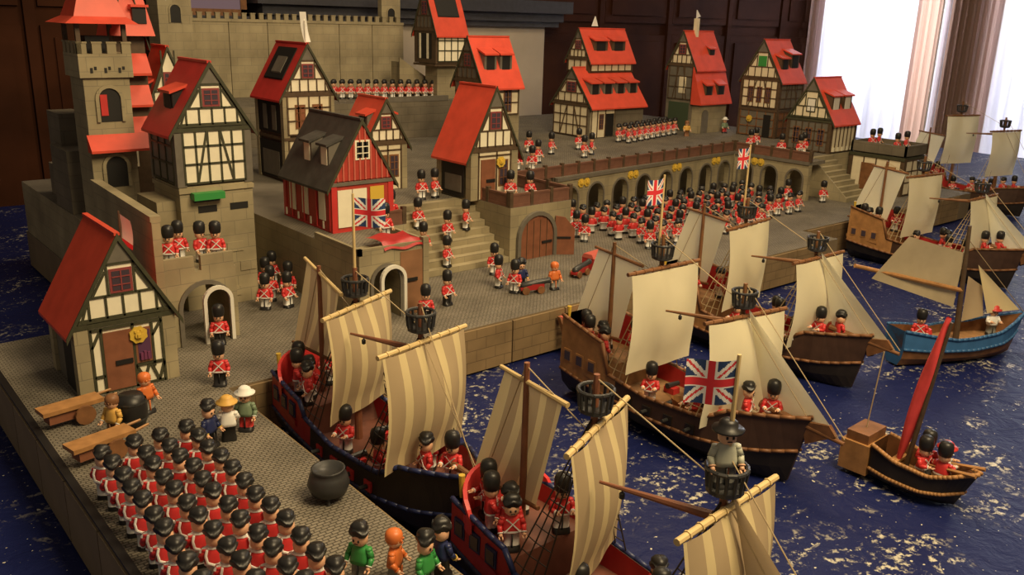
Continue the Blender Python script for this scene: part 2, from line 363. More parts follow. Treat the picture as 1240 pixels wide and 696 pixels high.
RAILP = MB().box(0.4, 8.0, -0.35, 0.35, 0.9, 3.3).box(0, 8.4, -0.5, 0.5, 3.3, 3.9).box(0, 8.4, -0.5, 0.5, 0, 0.9).mesh('rail_panel', mat('rail_brown', (0.16, 0.075, 0.05), 0.5, var=0.15))
POSTM = MB().box(-0.6, 0.6, -0.6, 0.6, 0, 4.6).mesh('post', TIMB)
def railing(label, p, q, z):
    L = math.hypot(q[0] - p[0], q[1] - p[1]); n = max(1, round(L / 8.4)); ang = math.atan2(q[1] - p[1], q[0] - p[0])
    t = thing('balustrade', label, 'railing', (p[0], p[1], z), math.degrees(ang))
    sc = L / (n * 8.4)
    for k in range(n):
        o = link('rail_panel', RAILP, t, (k * 8.4 * sc, 0, 0)); o.scale = (sc, 1, 1)
    for k in range(n + 1): link('post', POSTM, t, (k * 8.4 * sc, 0, 0))
    return t
def arcade(label, p, q, n, depth, lions):
    L = math.hypot(q[0] - p[0], q[1] - p[1]); ang = math.degrees(math.atan2(q[1] - p[1], q[0] - p[0])); wb_ = L / n
    t = thing('arcade', label, 'arcade', (p[0], p[1], 0.03), ang)
    bm_ = bay(wb_, 14.6, wb_ * .2, wb_ * .8, 12 - wb_ * .3, 2.2).mesh('arch_bay', STONE)
    rm = archring(wb_ * .2, wb_ * .8, 12 - wb_ * .3, 0.7, 0.4).mesh('arch_rib', GREYP)
    for k in range(n):
        link('arch_bay', bm_, t, (k * wb_, 0, 0)); link('arch_rib', rm, t, (k * wb_, -0.3, 0))
        if k > 0 and k % 2 == lions:
            for d in (-1.6, 1.6): link('lion_badge', LION, t, (k * wb_ + d, -0.1, 13.0))
    MB().box(0, L, 0, depth, 14.6, 16).build('walkway', SETTS, t)
    MB().box(0, L, -0.5, 0, 14.7, 15.9).build('cornice', GREYP, t)
    return t
arcade('long grey stone arcade with lion badges behind the red soldiers on the plaza', (206, 221), (321, 232), 8, 11.2, 1)
arcade('short two-arch stone arcade facing the plaza under the tall corner house', (321, 231.5), (321, 195), 3, 11.5, 1)
railing('brown balustrade running along the long stone arcade', (185, 221.3), (320.6, 232.6), 16)
railing('brown balustrade on top of the short two-arch arcade', (321.6, 231.8), (321.6, 195), 16)
railing('brown balustrade above the big arched brown door', (160.6, 191.4), (184, 191.4), 16)
railing('brown balustrade at the head of the stairs beside the door terrace', (160.8, 211.5), (160.8, 192.2), 16)
railing('short brown balustrade from the door terrace back to the long arcade', (184.6, 192), (184.6, 221), 16)
railing('brown balustrade in front of the striped red house', (115.5, 191), (123.8, 191), 16)
# big brown door in the terrace wall
gd = thing('arched_door', 'large arched brown plank door in the terrace wall below the balustrade', 'door', (163.5, 190.4, 0))
MB().prism([(p[0], -0.4, p[1]) for p in arch_pts(0, 13, 0, 6.5, 12)], (0, 0.35, 0)).build('door_leaf', DOORB, gd)
archring(0, 13, 6.5, 1.2, 1.0).build('stone_arch', GREYP, gd).location = (0, -0.01, 0)
for k in range(1, 5): MB().box(13 * k / 5 - .08, 13 * k / 5 + .08, -0.55, -0.38, 0, 6.5 + 5.0).build('plank_joint', TIMB, gd)
MB().box(8.5, 12.4, -0.8, -0.4, 4.2, 4.9).build('hinge', BLACK, gd)
od = thing('open_door_leaf', 'brown door leaf standing open beside the large arched door', 'door', (177.2, 189.8, 0), -35)
MB().prism([(0, 0, 0), (6, 0, 0), (6, 0, 8), (3, 0, 11.5), (0, 0, 12)], (0, 0.6, 0)).build('door_leaf', DOORB, od)
MB().box(0.6, 4.8, -0.3, 0, 5.0, 5.6).build('hinge', BLACK, od)

# stairs -----------------------------------------------------------
def stairs(label, x, y, z, width, rise, run, n, deg):
    """climbs along local +y from (x,y); width along +x"""
    t = thing('staircase', label, 'stairs', (x, y, z), deg)
    for k in range(n):
        MB().box(0, width, run * k / n, run, rise * k / n, rise * (k + 1) / n - 0.02).build('step', STONE if deg == 0 else GREYP, t)
    return t
stairs('wide stone staircase climbing from the plaza beside the arched door', 126, 190.5, 0, 33.8, 16, 21, 9, 0)
stw = thing('staircase', 'grey stone staircase at the right end of the plaza below the small corner house', 'stairs', (333.5, 184, 0))
for k in range(9): MB().box(0.6, 17, 2.2 * k, 19.9, 16 * k / 9, 16 * (k + 1) / 9 - 0.02).build('step', STONE, stw)
MB().prism([(0, 0, 0), (0, 19.9, 0), (0, 19.9, 17), (0, 18.5, 17), (0, 0, 1.6)], (0.6, 0, 0)).build('stair_wall', STONE, stw)
rp = thing('courtyard_stair', 'long stone stair slanting down the castle wall to the courtyard', 'stairs', (228, 353, 32))
for k in range(10): MB().box(2.6 * k, 2.6 * (k + 1) - .02, 0, 8, 0, 16 - 1.6 * k).build('step', STONE, rp)
MB().prism([(-1, -0.8, 0), (26, -0.8, 0), (26, -0.8, 1.5), (-1, -0.8, 18)], (0, 0.8, 0)).build('stair_wall', STONE, rp)

# castle walls and towers -------------------------------------------
def merlon_mesh(w, t, h): return MB().box(0, w, 0, t, 0, h).box(-.15, w + .15, -.15, t + .15, h, h + .4).mesh('merlon', STONE)
def castle_wall(label, p, q, z0, h, t=4.0, panel=17.0, name='castle_wall'):
    L = math.hypot(q[0] - p[0], q[1] - p[1]); ang = math.degrees(math.atan2(q[1] - p[1], q[0] - p[0])); n = max(1, round(L / panel))
    o = thing(name, label, 'wall', (p[0], p[1], z0), ang)
    pw = L / n; me = MB().box(0.15, pw - 0.15, 0, t, 0, h).mesh('wall_panel', STONE)
    for k in range(n): link('wall_panel', me, o, (k * pw, 0, 0))
    MB().box(0, L, -0.35, t, h - 1.2, h).build('string_course', STONE, o)
    mm = merlon_mesh(2.0, 1.2, 2.2); k = 0.6
    while k < L - 2: link('merlon', mm, o, (k, 0, h)); k += 3.9
    return o
castle_wall('tall castle wall with crenellated top across the back of the town', (140, 378), (246, 378), 32, 33.0)
def tower(label, x, y, z, w, d, h, windows=(), name='castle_tower'):
    o = thing(name, label, 'tower', (x, y, z))
    MB().box(0, w, 0, d, 0, h).build('shaft', STONE, o)
    MB().box(-0.6, w + 0.6, -0.6, d + 0.6, h, h + 3.2).build('parapet', STONE, o)
    mm = merlon_mesh(2.2, 1.0, 2.4); n = max(2, int((w + 1) / 4))
    for k in range(n): link('merlon', mm, o, (-0.5 + (w - 1.2) * k / (n - 1), -0.6, h + 3.2)); link('merlon', mm, o, (-0.5 + (w - 1.2) * k / (n - 1), d - 0.4, h + 3.2))
    for k in range(1, n - 1):
        for xx in (0.45, w + 0.6): m_ = link('merlon', mm, o, (xx, -0.5 + (d - 1.2) * k / (n - 1), h + 3.2), math.pi / 2)
    for (s, zz, ww, hh) in windows:
        MB().prism([(p[0], -0.02, p[1]) for p in arch_pts(s - ww / 2, s + ww / 2, zz, zz + hh - ww / 2)], (0, -0.12, 0)).build('window', DARK, o)
        a = archring(s - ww / 2, s + ww / 2, zz + hh - ww / 2 - zz, 0.6, 0.4).build('window_frame', STONE, o); a.location = (0, -0.4 * S, zz * S)
    return o
tower('square castle tower at the left end of the tall back wall', 126.5, 372, 32, 13.5, 13, 46, [(6.8, 31, 4.2, 7)])
tower('slim castle turret at the right end of the tall back wall', 235, 380, 32, 10.5, 3.4, 46, [(5.2, 33.5, 4.0, 6)])
dk = MB().prism([(p[0], 0, p[1]) for p in arch_pts(0, 5, 0, 9)], (0, 0.5, 0)).build('castle_doorway', DARK); dk.location = (2.40, 3.775, 0.32)
tag(dk, 'dark arched doorway in the castle wall at the head of the slanting stair', 'doorway')

# left front: gate, side wall and tower --------------------------------
gt = thing('gatehouse', 'stone gatehouse with arched passage beside the red-roofed cottage', 'gatehouse', (57, 177, 0))
bay(15, 16, 3.0, 13.0, 8.0, 12.9).build('gate_arch', STONE, gt)
archring(3.0, 13.0, 8.0, 0.9, 0.5).build('arch_rib', GREYP, gt).location = (0, -0.005, 0)
for k, (a, bq) in enumerate(((0, 6.2), (7.6, 14.6))): MB().box(a, bq, 0, 1.2, 16, 19.2).build('merlon', STONE, gt)
wdf = thing('door_frame', 'white arched door frame standing open at the stone gatehouse', 'door frame', (64.2, 175.6, 0), 0)
archring(0.6, 5.6, 9.2, 0.75, 0.8).build('frame', WHITEP, wdf)
sw = thing('side_wall', 'tall stone wall stepping back from the gate to the left tower', 'wall', (55.2, 176.6, 0))
MB().prism([(0, 0, 0), (0, 0, 27.5), (0, 40, 29), (0, 40, 0)], (1.7, 0, 0)).build('wall_panel', STONE, sw)
MB().prism([(-.2, 0, 27.5), (-.2, 40, 29), (-.2, 40, 30), (-.2, 0, 28.6)], (2.1, 0, 0)).build('coping', STONE, sw)
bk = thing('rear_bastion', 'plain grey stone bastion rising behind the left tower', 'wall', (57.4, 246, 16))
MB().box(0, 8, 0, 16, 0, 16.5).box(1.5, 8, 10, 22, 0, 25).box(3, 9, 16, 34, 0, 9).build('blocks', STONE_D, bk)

T1 = thing('watch_tower', 'square stone watchtower with a red pyramid roof at the far left', 'tower', (59, 229, 16))
MB().box(0, 10.6, 0, 11, 0, 41).build('shaft', STONE, T1)
MB().box(-0.8, 11.4, -0.9, 11.9, 36, 41.5).build('parapet', STONE, T1)
mm = merlon_mesh(2.1, 1.0, 2.4)
for k in range(4):
    link('merlon', mm, T1, (-0.8 + 3.35 * k, -0.9, 41.5)); link('merlon', mm, T1, (0.2, -0.9 + 3.4 * k, 41.5), math.pi / 2)
for k in range(3):
    for d in (0, 1): MB().box(1.6 + 3.2 * k + d * .9, 2.2 + 3.2 * k + d * .9, -1.0, -0.85, 37.1 + .7 * d, 38.3 + .3 * d).build('arrow_slit', DARK, T1)
for zz, hh in ((25.5, 8.0), (9.5, 7.6)):
    MB().prism([(p[0], -0.05, p[1]) for p in arch_pts(3.0, 8.0, zz, zz + hh - 2.5)], (0, -0.1, 0)).build('window', DARK, T1)
    archring(3.0, 8.0, hh - 2.5, 0.8, 0.5).build('window_frame', STONE, T1).location = (0, -0.006, zz * S)
MB().box(3.3, 4.9, -0.35, -0.1, 27, 32).build('shutter', CRIM, T1)
for xx in (-.2, 10.2): 
    for yy in (-.2, 10.8): MB().box(xx - .5, xx + .5, yy - .5, yy + .5, 41, 49).build('post', TIMB, T1)
MB().rings([[(-3.4, -3.4, 48.4), (13, -3.4, 48.4), (13, 14.4, 48.4), (-3.4, 14.4, 48.4)], [(-0.6, -0.4, 50), (11.2, -0.4, 50), (11.2, 11.4, 50), (-0.6, 11.4, 50)], [(5.2, 5.4, 66), (5.4, 5.4, 66), (5.4, 5.6, 66), (5.2, 5.6, 66)]]).face([(-3.4, -3.4, 48.4), (13, -3.4, 48.4), (13, 14.4, 48.4), (-3.4, 14.4, 48.4)]).build('roof', RED, T1)
MB().box(2.5, 8, 4, 9, 41, 45.5).build('lookout_chest', BLACK, T1)
MB().prism([(-0.6, 0, 22.5), (-0.6, -3.2, 19.0), (-0.6, -3.2, 18.4), (-0.6, 0, 18.4)], (14.5, 0, 0)).build('awning', RED, T1)

# ------------------------------------------------------------------ timbered houses
class House:
    """gable faces local -y; ridge runs along local y; box w x d standing at (ox,oy,oz) inside the thing"""
    def __init__(s, t, w, d, ox=0, oy=0, oz=0): s.t = t; s.w = w; s.d = d; s.o = (ox, oy, oz); s.barge = TIMBG
    def fr(s, face):
        w, d = s.w, s.d
        return {'front': ((0, 0), (1, 0), (0, -1)), 'left': ((0, 0), (0, 1), (-1, 0)), 'right': ((w, 0), (0, 1), (1, 0)), 'back': ((0, d), (1, 0), (0, 1))}[face]
    def plate(s, face, pts, t0, t1, name, m):
        o, u, n = s.fr(face); ox, oy, oz = s.o
        P = [(ox + o[0] + u[0] * a + n[0] * t0, oy + o[1] + u[1] * a + n[1] * t0, oz + z) for a, z in pts]
        return MB().prism(P, (n[0] * (t1 - t0), n[1] * (t1 - t0), 0)).build(name, m, s.t)
    def rect(s, face, a, b_, z0, z1, t0, t1, name, m): return s.plate(face, [(a, z0), (b_, z0), (b_, z1), (a, z1)], t0, t1, name, m)
    def beam(s, face, p, q, wd=0.45, m=None, t=0.3):
        dx, dz = q[0] - p[0], q[1] - p[1]; L = math.hypot(dx, dz); nx, nz = -dz / L * wd / 2, dx / L * wd / 2
        return s.plate(face, [(p[0] + nx, p[1] + nz), (q[0] + nx, q[1] + nz), (q[0] - nx, q[1] - nz), (p[0] - nx, p[1] - nz)], 0.12, 0.12 + t, 'beam', m or TIMB)
    def body(s, z0, z1, m, inset=0.0, name='wall'):
        ox, oy, oz = s.o
        return MB().box(ox + inset, ox + s.w - inset, oy + inset, oy + s.d - inset, oz + z0, oz + z1).build(name, m, s.t)
    def band(s, z, h=0.8, m=None, out=0.5):
        ox, oy, oz = s.o; z -= .55
        return MB().box(ox - .2, ox + s.w + .2, oy - out, oy + s.d + out, oz + z, oz + z + h).build('floor_beam', m or TIMB, s.t)
    def posts(s, z0, z1, m, wd=1.6):
        ox, oy, oz = s.o
        for x in (0, s.w - wd):
            for y in (0, s.d - wd): MB().box(ox + x - .25, ox + x + wd + .25, oy + y - .25, oy + y + wd + .25, oz + z0, oz + z1).build('corner_post', m, s.t)
    def window(s, face, c, z, w, h, fm, pm=None, cross=True, arched=False):
        pm = pm or GLASS
        f = s.rect(face, c - w / 2, c + w / 2, z, z + h, 0.1, 0.35, 'window', fm)
        o, u, n = s.fr(face)
        k = 0.45
        g = s.rect(face, c - w / 2 + k, c + w / 2 - k, z + k, z + h - k, 0.34, 0.42, 'pane', pm); g.parent = f
        if cross:
            a = s.rect(face, c - .12, c + .12, z + k, z + h - k, 0.4, 0.55, 'muntin', fm); a.parent = f
            for q in (1 / 3, 2 / 3):
                a = s.rect(face, c - w / 2 + k, c + w / 2 - k, z + h * q - .1, z + h * q + .1, 0.4, 0.54, 'muntin', fm); a.parent = f
        return f
    def door(s, face, a, b_, z0, z1, m):
        dr = s.rect(face, a, b_, z0, z1, 0.1, 0.5, 'door', m)
        h = s.rect(face, a + (b_ - a) * .35, b_ - .2, z0 + (z1 - z0) * .42, z0 + (z1 - z0) * .5, 0.5, 0.75, 'hinge', BLACK); h.parent = dr
        return dr
    def panel_grid(s, face, z0, z1, cols, m, tm=None, diag=True, mid=True, inset=1.2):
        L = s.w if face in ('front', 'back') else s.d
        a, b_ = inset, L - inset
        s.rect(face, a, b_, z0, z1, 0.0, 0.14, 'plaster_panel', m)
        for k in range(cols + 1): x = a + (b_ - a) * k / cols; s.beam(face, (x, z0), (x, z1), m=tm)
        s.beam(face, (a, z0 + .2), (b_, z0 + .2), m=tm); s.beam(face, (a, z1 - .2), (b_, z1 - .2), m=tm)
        if mid:
            for q in ((.5,) if z1 - z0 < 9 else (.36, .68)): s.beam(face, (a, z0 + (z1 - z0) * q), (b_, z0 + (z1 - z0) * q), m=tm)
        if diag:
            c = (a + b_) / 2
            s.beam(face, (c - (b_ - a) * .10, z1), (c - (b_ - a) * .30, z0), m=tm, t=0.36); s.beam(face, (c + (b_ - a) * .10, z1), (c + (b_ - a) * .30, z0), m=tm, t=0.36)
    def gable(s, face, ze, zr, m, tm=None, cap=True, win=True, stripes=None, fm=None):
        w = s.w; h = zr - ze; kc = 0.70 if cap else 0.97
        c = w / 2
        def at(q): return 0.25 + (c - 0.25) * q, w - 0.25 - (c - 0.25) * q
        l, r = at(kc)
        s.plate(face, [(0.25, ze), (w - .25, ze), (r, ze + h * kc), (l, ze + h * kc)], 0.0, 0.14, 'gable_panel', m)
        if cap: s.plate(face, [(l - .3, ze + h * kc), (r + .3, ze + h * kc), (c, zr)], -0.2, 0.5, 'gable_cap', GREYP)
        if stripes is None:
            s.beam(face, (0.2, ze + .3), (w - .2, ze + .3), .8, tm)
            l3, r3 = at(.30); s.beam(face, (l3, ze + h * .30), (r3, ze + h * .30), .4, tm)
            s.beam(face, (l, ze + h * kc - .2), (r, ze + h * kc - .2), .5, tm)
            s.beam(face, (.3, ze), (l, ze + h * kc), .6, tm); s.beam(face, (w - .3, ze), (r, ze + h * kc), .6, tm)
            for q in (-.34, -.17, 0, .17, .34): s.beam(face, (c + q * w, ze + .3), (c + q * w, ze + h * .30), .4, tm)
            for sg in (-1, 1):
                s.beam(face, (c + sg * w * .135, ze + h * .3), (c + sg * w * .135, ze + h * kc), .4, tm)
                s.beam(face, (c + sg * w * .30, ze + h * .30), (c + sg * w * .15, ze + h * .60), .4, tm, .36)
                s.beam(face, (c + sg * w * .42, ze + .2), (c + sg * w * .34, ze + h * .30), .4, tm, .36)
            if win: s.window(face, c, ze + h * .32, w * .23, h * .30, fm or REDFR)
        else:
            n = 11
            for k in range(1, n):
                x = w * k / n; zt = ze + h * min(kc, (1 - abs(x - c) / c)) - .2
                s.beam(face, (x, ze), (x, zt), .4, stripes)
            if win: s.window(face, c, ze + h * .35, w * .24, h * .34, PLASTW, DARK)
    def roof(s, ze, zr, m, ov=0.7, eave=1.6, th=0.6, sides='LR'):
        ox, oy, oz = s.o; w = s.w; c = w / 2; sl = (zr - ze) / c
        for sd in sides:
            sg = -1 if sd == 'L' else 1
            x0 = c + sg * (c + eave); z0 = ze - sl * eave
            P = [(ox + c, oy - ov, oz + zr), (ox + x0, oy - ov, oz + z0), (ox + x0, oy - ov, oz + z0 + th), (ox + c, oy - ov, oz + zr + th * 1.3)]
            MB().prism(P, (0, s.d + 2 * ov, 0)).build('roof_slope', m, s.t)
            Q = [(P[0][0], P[0][1] - .25, P[0][2] - .5), (P[1][0], P[1][1] - .25, P[1][2] - .5), (P[2][0], P[2][1] - .25, P[2][2] + .05), (P[3][0], P[3][1] - .25, P[3][2] + .05)]
            MB().prism(Q, (0, .3, 0)).build('bargeboard', s.barge, s.t)
        MB().box(ox + c - .5, ox + c + .5, oy - ov, oy + s.d + ov, oz + zr + th * .6, oz + zr + th * 1.5).build('ridge', m, s.t)
        s.plate('front', [(0, ze), (w, ze), (c, zr)], -s.d + .3, -0.05, 'attic', TIMB)
    def dormer(s, side, y, wd, zb, h, ze, zr, rm, fm=None, pm=None, flare=0.5):
        ox, oy, oz = s.o; w = s.w; c = w / 2; sl = (zr - ze) / c; sg = -1 if side == 'L' else 1
        xf = c + sg * (zr - zb) / sl                    # where the slope has height zb
        zt = zb + h; rise = h * .30
        xb = c + sg * max(0.0, (zr - zt - rise)) / sl
        P = [(ox + xf, oy + y - wd / 2, oz + zb - .3), (ox + xf, oy + y - wd / 2, oz + zt), (ox + xb, oy + y - wd / 2, oz + zt + rise)]
        d = MB().prism(P, (0, wd, 0)).build('dormer', fm or TIMB, s.t)
        e = flare; xo = xf + sg * .9
        R = [(ox + xo, oy + y - wd / 2 - e, oz + zt - .25), (ox + xo, oy + y - wd / 2 - e, oz + zt + .35), (ox + xb - sg * .2, oy + y - wd / 2 - e, oz + zt + rise + .7), (ox + xb, oy + y - wd / 2 - e, oz + zt + rise)]
        MB().prism(R, (0, wd + 2 * e, 0)).build('dormer_roof', rm, d)
        x0, x1 = sorted((ox + xf, ox + xf + sg * .15))
        MB().box(x0, x1, oy + y - wd * .32, oy + y + wd * .32, oz + zb + .5, oz + zt - .4).build('dormer_window', pm or DARK, d)
    def skylight(s, side, y0, y1, q0, q1, ze, zr, name, m, lift=1.0, th=.5):
        ox, oy, oz = s.o; c = s.w / 2; sg = -1 if side == 'L' else 1
        f = lambda q: (ox + c + sg * c * (1 - q), oz + ze + (zr - ze) * q + lift)
        (xa, za), (xb, zb) = f(q0), f(q1)
        return MB().prism([(xa, oy + y0, za), (xa, oy + y1, za), (xb, oy + y1, zb), (xb, oy + y0, zb)], (0, 0, th)).build(name, m, s.t)
    def lion(s, face, a, z):
        o, u, n = s.fr(face); ox, oy, oz = s.o
        l = link('lion_badge', LION, s.t, (ox + o[0] + u[0] * a + n[0] * .6, oy + o[1] + u[1] * a + n[1] * .6, oz + z), 0 if face == 'front' else -math.pi / 2 if face == 'left' else math.pi / 2)
        return l

def house(label, x, y, z, deg=0, name='timbered_house'): return thing(name, label, 'house', (x, y, z), deg)

# A: cottage on the quay
t = house('red-roofed half-timbered cottage with a brown door standing on the quay', 35.6, 162, 0, name='cottage'); h = House(t, 17.4, 18.5)
h.body(0, 14, GREYP, .4); h.posts(0, 14, STONE, 2.0); h.band(13.4, .9, TIMBG, .35)
h.rect('front', 2.3, 15.1, 0, 13.2, -.2, .1, 'plaster_panel', PLASTW)
for p, q in (((2.5, 0), (2.5, 13.2)), ((4.3, 0), (4.3, 12.6)), ((9.8, 0), (9.8, 12.6)), ((15, 0), (15, 13.2)), ((13.2, 3.4), (13.2, 12)), ((2.4, 12.4), (15, 12.4)), ((2.4, .3), (15, .3)), ((9.8, 4.2), (15, 4.2)), ((2.5, 3.4), (4.3, 3.4)), ((2.5, 9), (4.2, 12.2)), ((10, 4), (11.6, .4)), ((12.2, 4), (11.0, .4)), ((12.6, 4), (13.9, .4)), ((15, 4), (13.9, .4)), ((13.2, 9.5), (15, 12.3))): h.beam('front', p, q, .5, TIMBG)
h.door('front', 4.5, 9.5, .4, 11.6, DOORB); h.window('front', 11.6, 4.6, 3.2, 6.8, DOORB, mat('plum_pane', (.10, .04, .09), .3), False)
for k in range(3): h.rect('front', 10.7 + .62 * k, 11.2 + .62 * k, 5.2, 6.6 + .25 * (k % 2), .45, .85, 'flower_pot', mat('plum_flower', (.16, .04, .10), .5))
h.lion('front', 10.6, 10.3); h.gable('front', 14, 29, PLASTW, TIMBG); h.roof(14, 29, RED)
h.rect('left', 3, 9, 0, 11, .05, .12, 'doorway', DARK)
# flag beside the cottage
fl = thing('pennant', 'white and red pennant behind the cottage roof', 'flag', (50.6, 181.5, 0))
MB().tube((0, 0, 0), (0, 0, 29.5), .2).build('pole', TIMB, fl)
MB().grid(lambda u, v: (1.2 * u + .3 * math.sin(3 * v), -2.8 * u, 23 + 6 * v - 1.2 * u), 6, 6, lambda u, v: 1 if v < .2 else 0).build('cloth', [FL_W, FL_R], fl, True, False)

# H2: tall house beside the gate
t = house('tall stone house with cream timbered storey and shaded red roof above the gatehouse', 69, 199, 0); h = House(t, 17.4, 16.8)
h.body(0, 29.5, STONE, 0); h.posts(29.5, 43, GREYP, 1.6); h.body(29.5, 43, TIMB, .4); h.band(28.6, 1.0, STONE, .5)
h.panel_grid('front', 30, 42.6, 5, PLASTW, TIMBG, inset=1.6); h.band(42.4, .9, TIMBG, .5)
h.panel_grid('left', 30, 42.6, 3, GREYP, TIMBG, diag=False, inset=1.6)
h.gable('front', 43, 56.5, PLASTW, TIMBG); h.roof(43, 56.5, CRIM); h.dormer('L', 8, 6, 46, 4.2, 43, 56.5, RED, BLACK, flare=.8)  # main roof in the darker red, shade painted into its left slope
for c in (6.2, 13.8): h.rect('front', c - 2.2, c + 2.2, 23.2, 24.8, .02, .12, 'slot_window', DARK)
h.rect('front', 2.4, 9.6, 26.6, 28.2, .1, 2.6, 'green_awning', GREEN); h.rect('front', 3, 9, 25.8, 26.7, .1, .6, 'awning_bracket', BLACK)
h.rect('front', -4.3, 0, 0, 26, -16.8, -3, 'stone_annex', STONE)
for a, z0 in ((9, 2), (13.2, 8), (10.2, 13), (3, 18)): h.rect('front', a, a + 4.0, z0, z0 + 2.3, 0, .25, 'raised_stone', STONE)

# L2: house behind the watchtower
t = house('half-timbered gable house squeezed behind the shaded red roof and the watchtower', 78.9, 247, 16); h = House(t, 13, 10.6)
h.body(0, 26, TIMB); h.posts(0, 26, STONE, 1.4); h.panel_grid('front', 16, 25.6, 4, PLASTW, TIMBG); h.panel_grid('front', 2, 15, 4, GREYP, TIMBG); h.band(25.6, .9, TIMBG)
h.gable('front', 26, 42, PLASTW, TIMBG, cap=False); h.roof(26, 42, RED, .5, .6); h.dormer('L', 4, 4.5, 29, 3.5, 26, 42, RED, BLACK)
# T2: tall house with tiers of red roofs
t = house('tall narrow tower house with stacked red roofs and a dormer by the watchtower', 70.6, 242, 16, name='tower_house'); 
h = House(t, 7.6, 12.5); h.body(0, 46, TIMB); h.roof(46, 62, RED, 0.5, 1.0); MB().prism([(-1.6, -3.4, 45.4), (9.4, -3.4, 45.4), (8.0, .6, 56), (0, .6, 56)], (0, .6, .5)).build('hip_slope', RED, t)
MB().box(4.4, 7.8, -2.6, -1.6, 48.4, 52.4).build('roof_window', BLACK, t); MB().box(3.9, 8.3, -3.4, -1.2, 52.4, 53).build('window_hood', RED, t)
for z_, dp in ((41, 3.4), (33, 2.6), (25, 3.0)):
    MB().prism([(-0.2, 0, z_), (-0.2, -dp, z_ - 4.8), (-0.2, -dp, z_ - 5.4), (-0.2, 0, z_ - 5.2)], (7.9, 0, 0)).build('roof_tier', RED, t)
MB().box(0.3, 3.4, -.3, 0, 12, 19).build('window', PLASTW, t); MB().box(.8, 1.7, -.4, -.25, 12.8, 18.2).box(2.0, 2.9, -.4, -.25, 12.8, 18.2).build('pane', DARK, t)

# B: stone gate building with red cloth
t = thing('gate_building', 'stone gate building with arched doorway and red cloth on its roof', 'building', (97, 168, 0))
bay(18, 16, 3.4, 10.6, 9.2, 7.9).build('gate_arch', STONE, t)
MB().box(10.9, 17.6, -.25, 0, 0, 15.6).build('brick_facing', mat('reddish_facing', (.24, .12, .06), .6, var=.2, vscale=20), t)
archring(3.4, 10.6, 9.2, .8, .4).build('arch_rib', GREYP, t).location = (0, -.006, 0)
MB().box(0, 18, 0, .9, 16.04, 17.6).box(0, .9, 0, 21, 16.04, 17.6).box(17.1, 18, 0, 21, 16.04, 18).build('parapet', STONE, t)
MB().box(17, 18.6, -.6, 1, 0, 18.4).build('corner_pier', STONE, t)
MB().box(12.6, 15.4, -.6, -.24, 8.2, 9.0).build('slot', DARK, t)
MB().grid(lambda u, v: (6.5 + 10.6 * u, -.5 + 9 * v, 18.15 + .35 * math.sin(9 * u + 4 * v) - (1.6 if v == 0 else 0)), 12, 6).build('red_cloth', HULLR, t, True, False)
wf2 = thing('door_frame', 'white arched door frame standing in the gate building with the red cloth', 'door frame', (101.5, 166.6, 0))
archring(1.2, 6.6, 9.6, .8, .8).build('frame', WHITEP, wf2)

# RH: striped red house with slate roof
t = house('red house with white shutters, dark slate roof and two dormers', 103.2, 191, 16, name='red_house'); h = House(t, 17.2, 26)
h.body(0, 12.6, REDW); h.posts(0, 12.6, CRIM, 1.0); h.band(12.2, .9, GREYP, .4); h.band(0, 1.0, CRIM, .3)
for a in (2.4, 6.6): h.rect('front', a - 1.0, a + 3.0, 1.2, 10.6, .05, .3, 'shutter', PLASTW)
h.rect('front', 10.6, 14.6, 6.2, 10.8, .05, .3, 'shutter', YELLOW); h.door('front', 11, 14.4, .4, 6, BROWN)
for y_ in (5, 14, 21): h.rect('left', y_ - 1.6, y_ + 1.6, 2.6, 11, .05, .3, 'shutter', PLASTW)
for k in range(8): h.beam('left', (1 + 3.4 * k, .5), (1 + 3.4 * k, 2.4), .5, PLASTW) if k % 2 else h.beam('left', (1 + 3.4 * k, .5), (1 + 3.4 * k, 12), .5, CRIM)
h.gable('front', 12.8, 27, REDW, cap=False, stripes=mat('pink_batten', (.50, .13, .09), .5)); h.roof(12.8, 27, SLATE, .4, 1.6)
for y_ in (6.5, 15.5): h.dormer('L', y_, 4.6, 15.6, 5.4, 12.8, 27, SLATE, GREYP, PLASTW)

# C1: tall house behind the red one
t = house('tall half-timbered house with open shaded red roof and white streamer', 124, 259, 16); h = House(t, 17.4, 20)
h.body(0, 28, TIMB, .5); h.posts(0, 28, STONE, 1.5); h.band(14, .9); h.band(27.6, .9)
h.panel_grid('front', 15, 27.4, 4, PLAST, TIMB, diag=False); h.panel_grid('front', 1, 13.6, 3, PLAST, TIMB)
for c in (5.6, 11.6): h.window('front', c, 17, 3.6, 7.5, BROWN, DOORB)
h.rect('left', 2, 18.5, 1, 12.6, .05, .15, 'open_bay', DARK); h.rect('left', 2, 18.5, 15.4, 26.6, .05, .15, 'open_bay', DARK)
for a in (6.5, 13): h.rect('left', a - 1.4, a + 1.4, 16.2, 24, .15, .3, 'shutter', GREYP)
h.rect('left', 4, 16, 1.6, 9.5, .15, .25, 'shutter', GREYP)
h.gable('front', 28, 42.5, PLASTW, TIMB); h.roof(28, 42.5, CRIM); h.skylight('L', 3.5, 16.5, .2, .84, 28, 42.5, 'roof_opening', DARK); h.skylight('L', 6.5, 13, .3, .62, 28, 42.5, 'attic_goods', GREYP, 1.4)  # roof red darkened in the material to paint the shaded left slope
MB().tube((9, 1, 43), (9, 1, 50), .3).build('pole', WHITEP, t)
MB().grid(lambda u, v: (8.6 + 2.2 * u - 1.5 * v, 1 + .5 * math.sin(4 * v), 43.5 + 9 * v), 4, 8).build('streamer', FL_W, t, True, False)

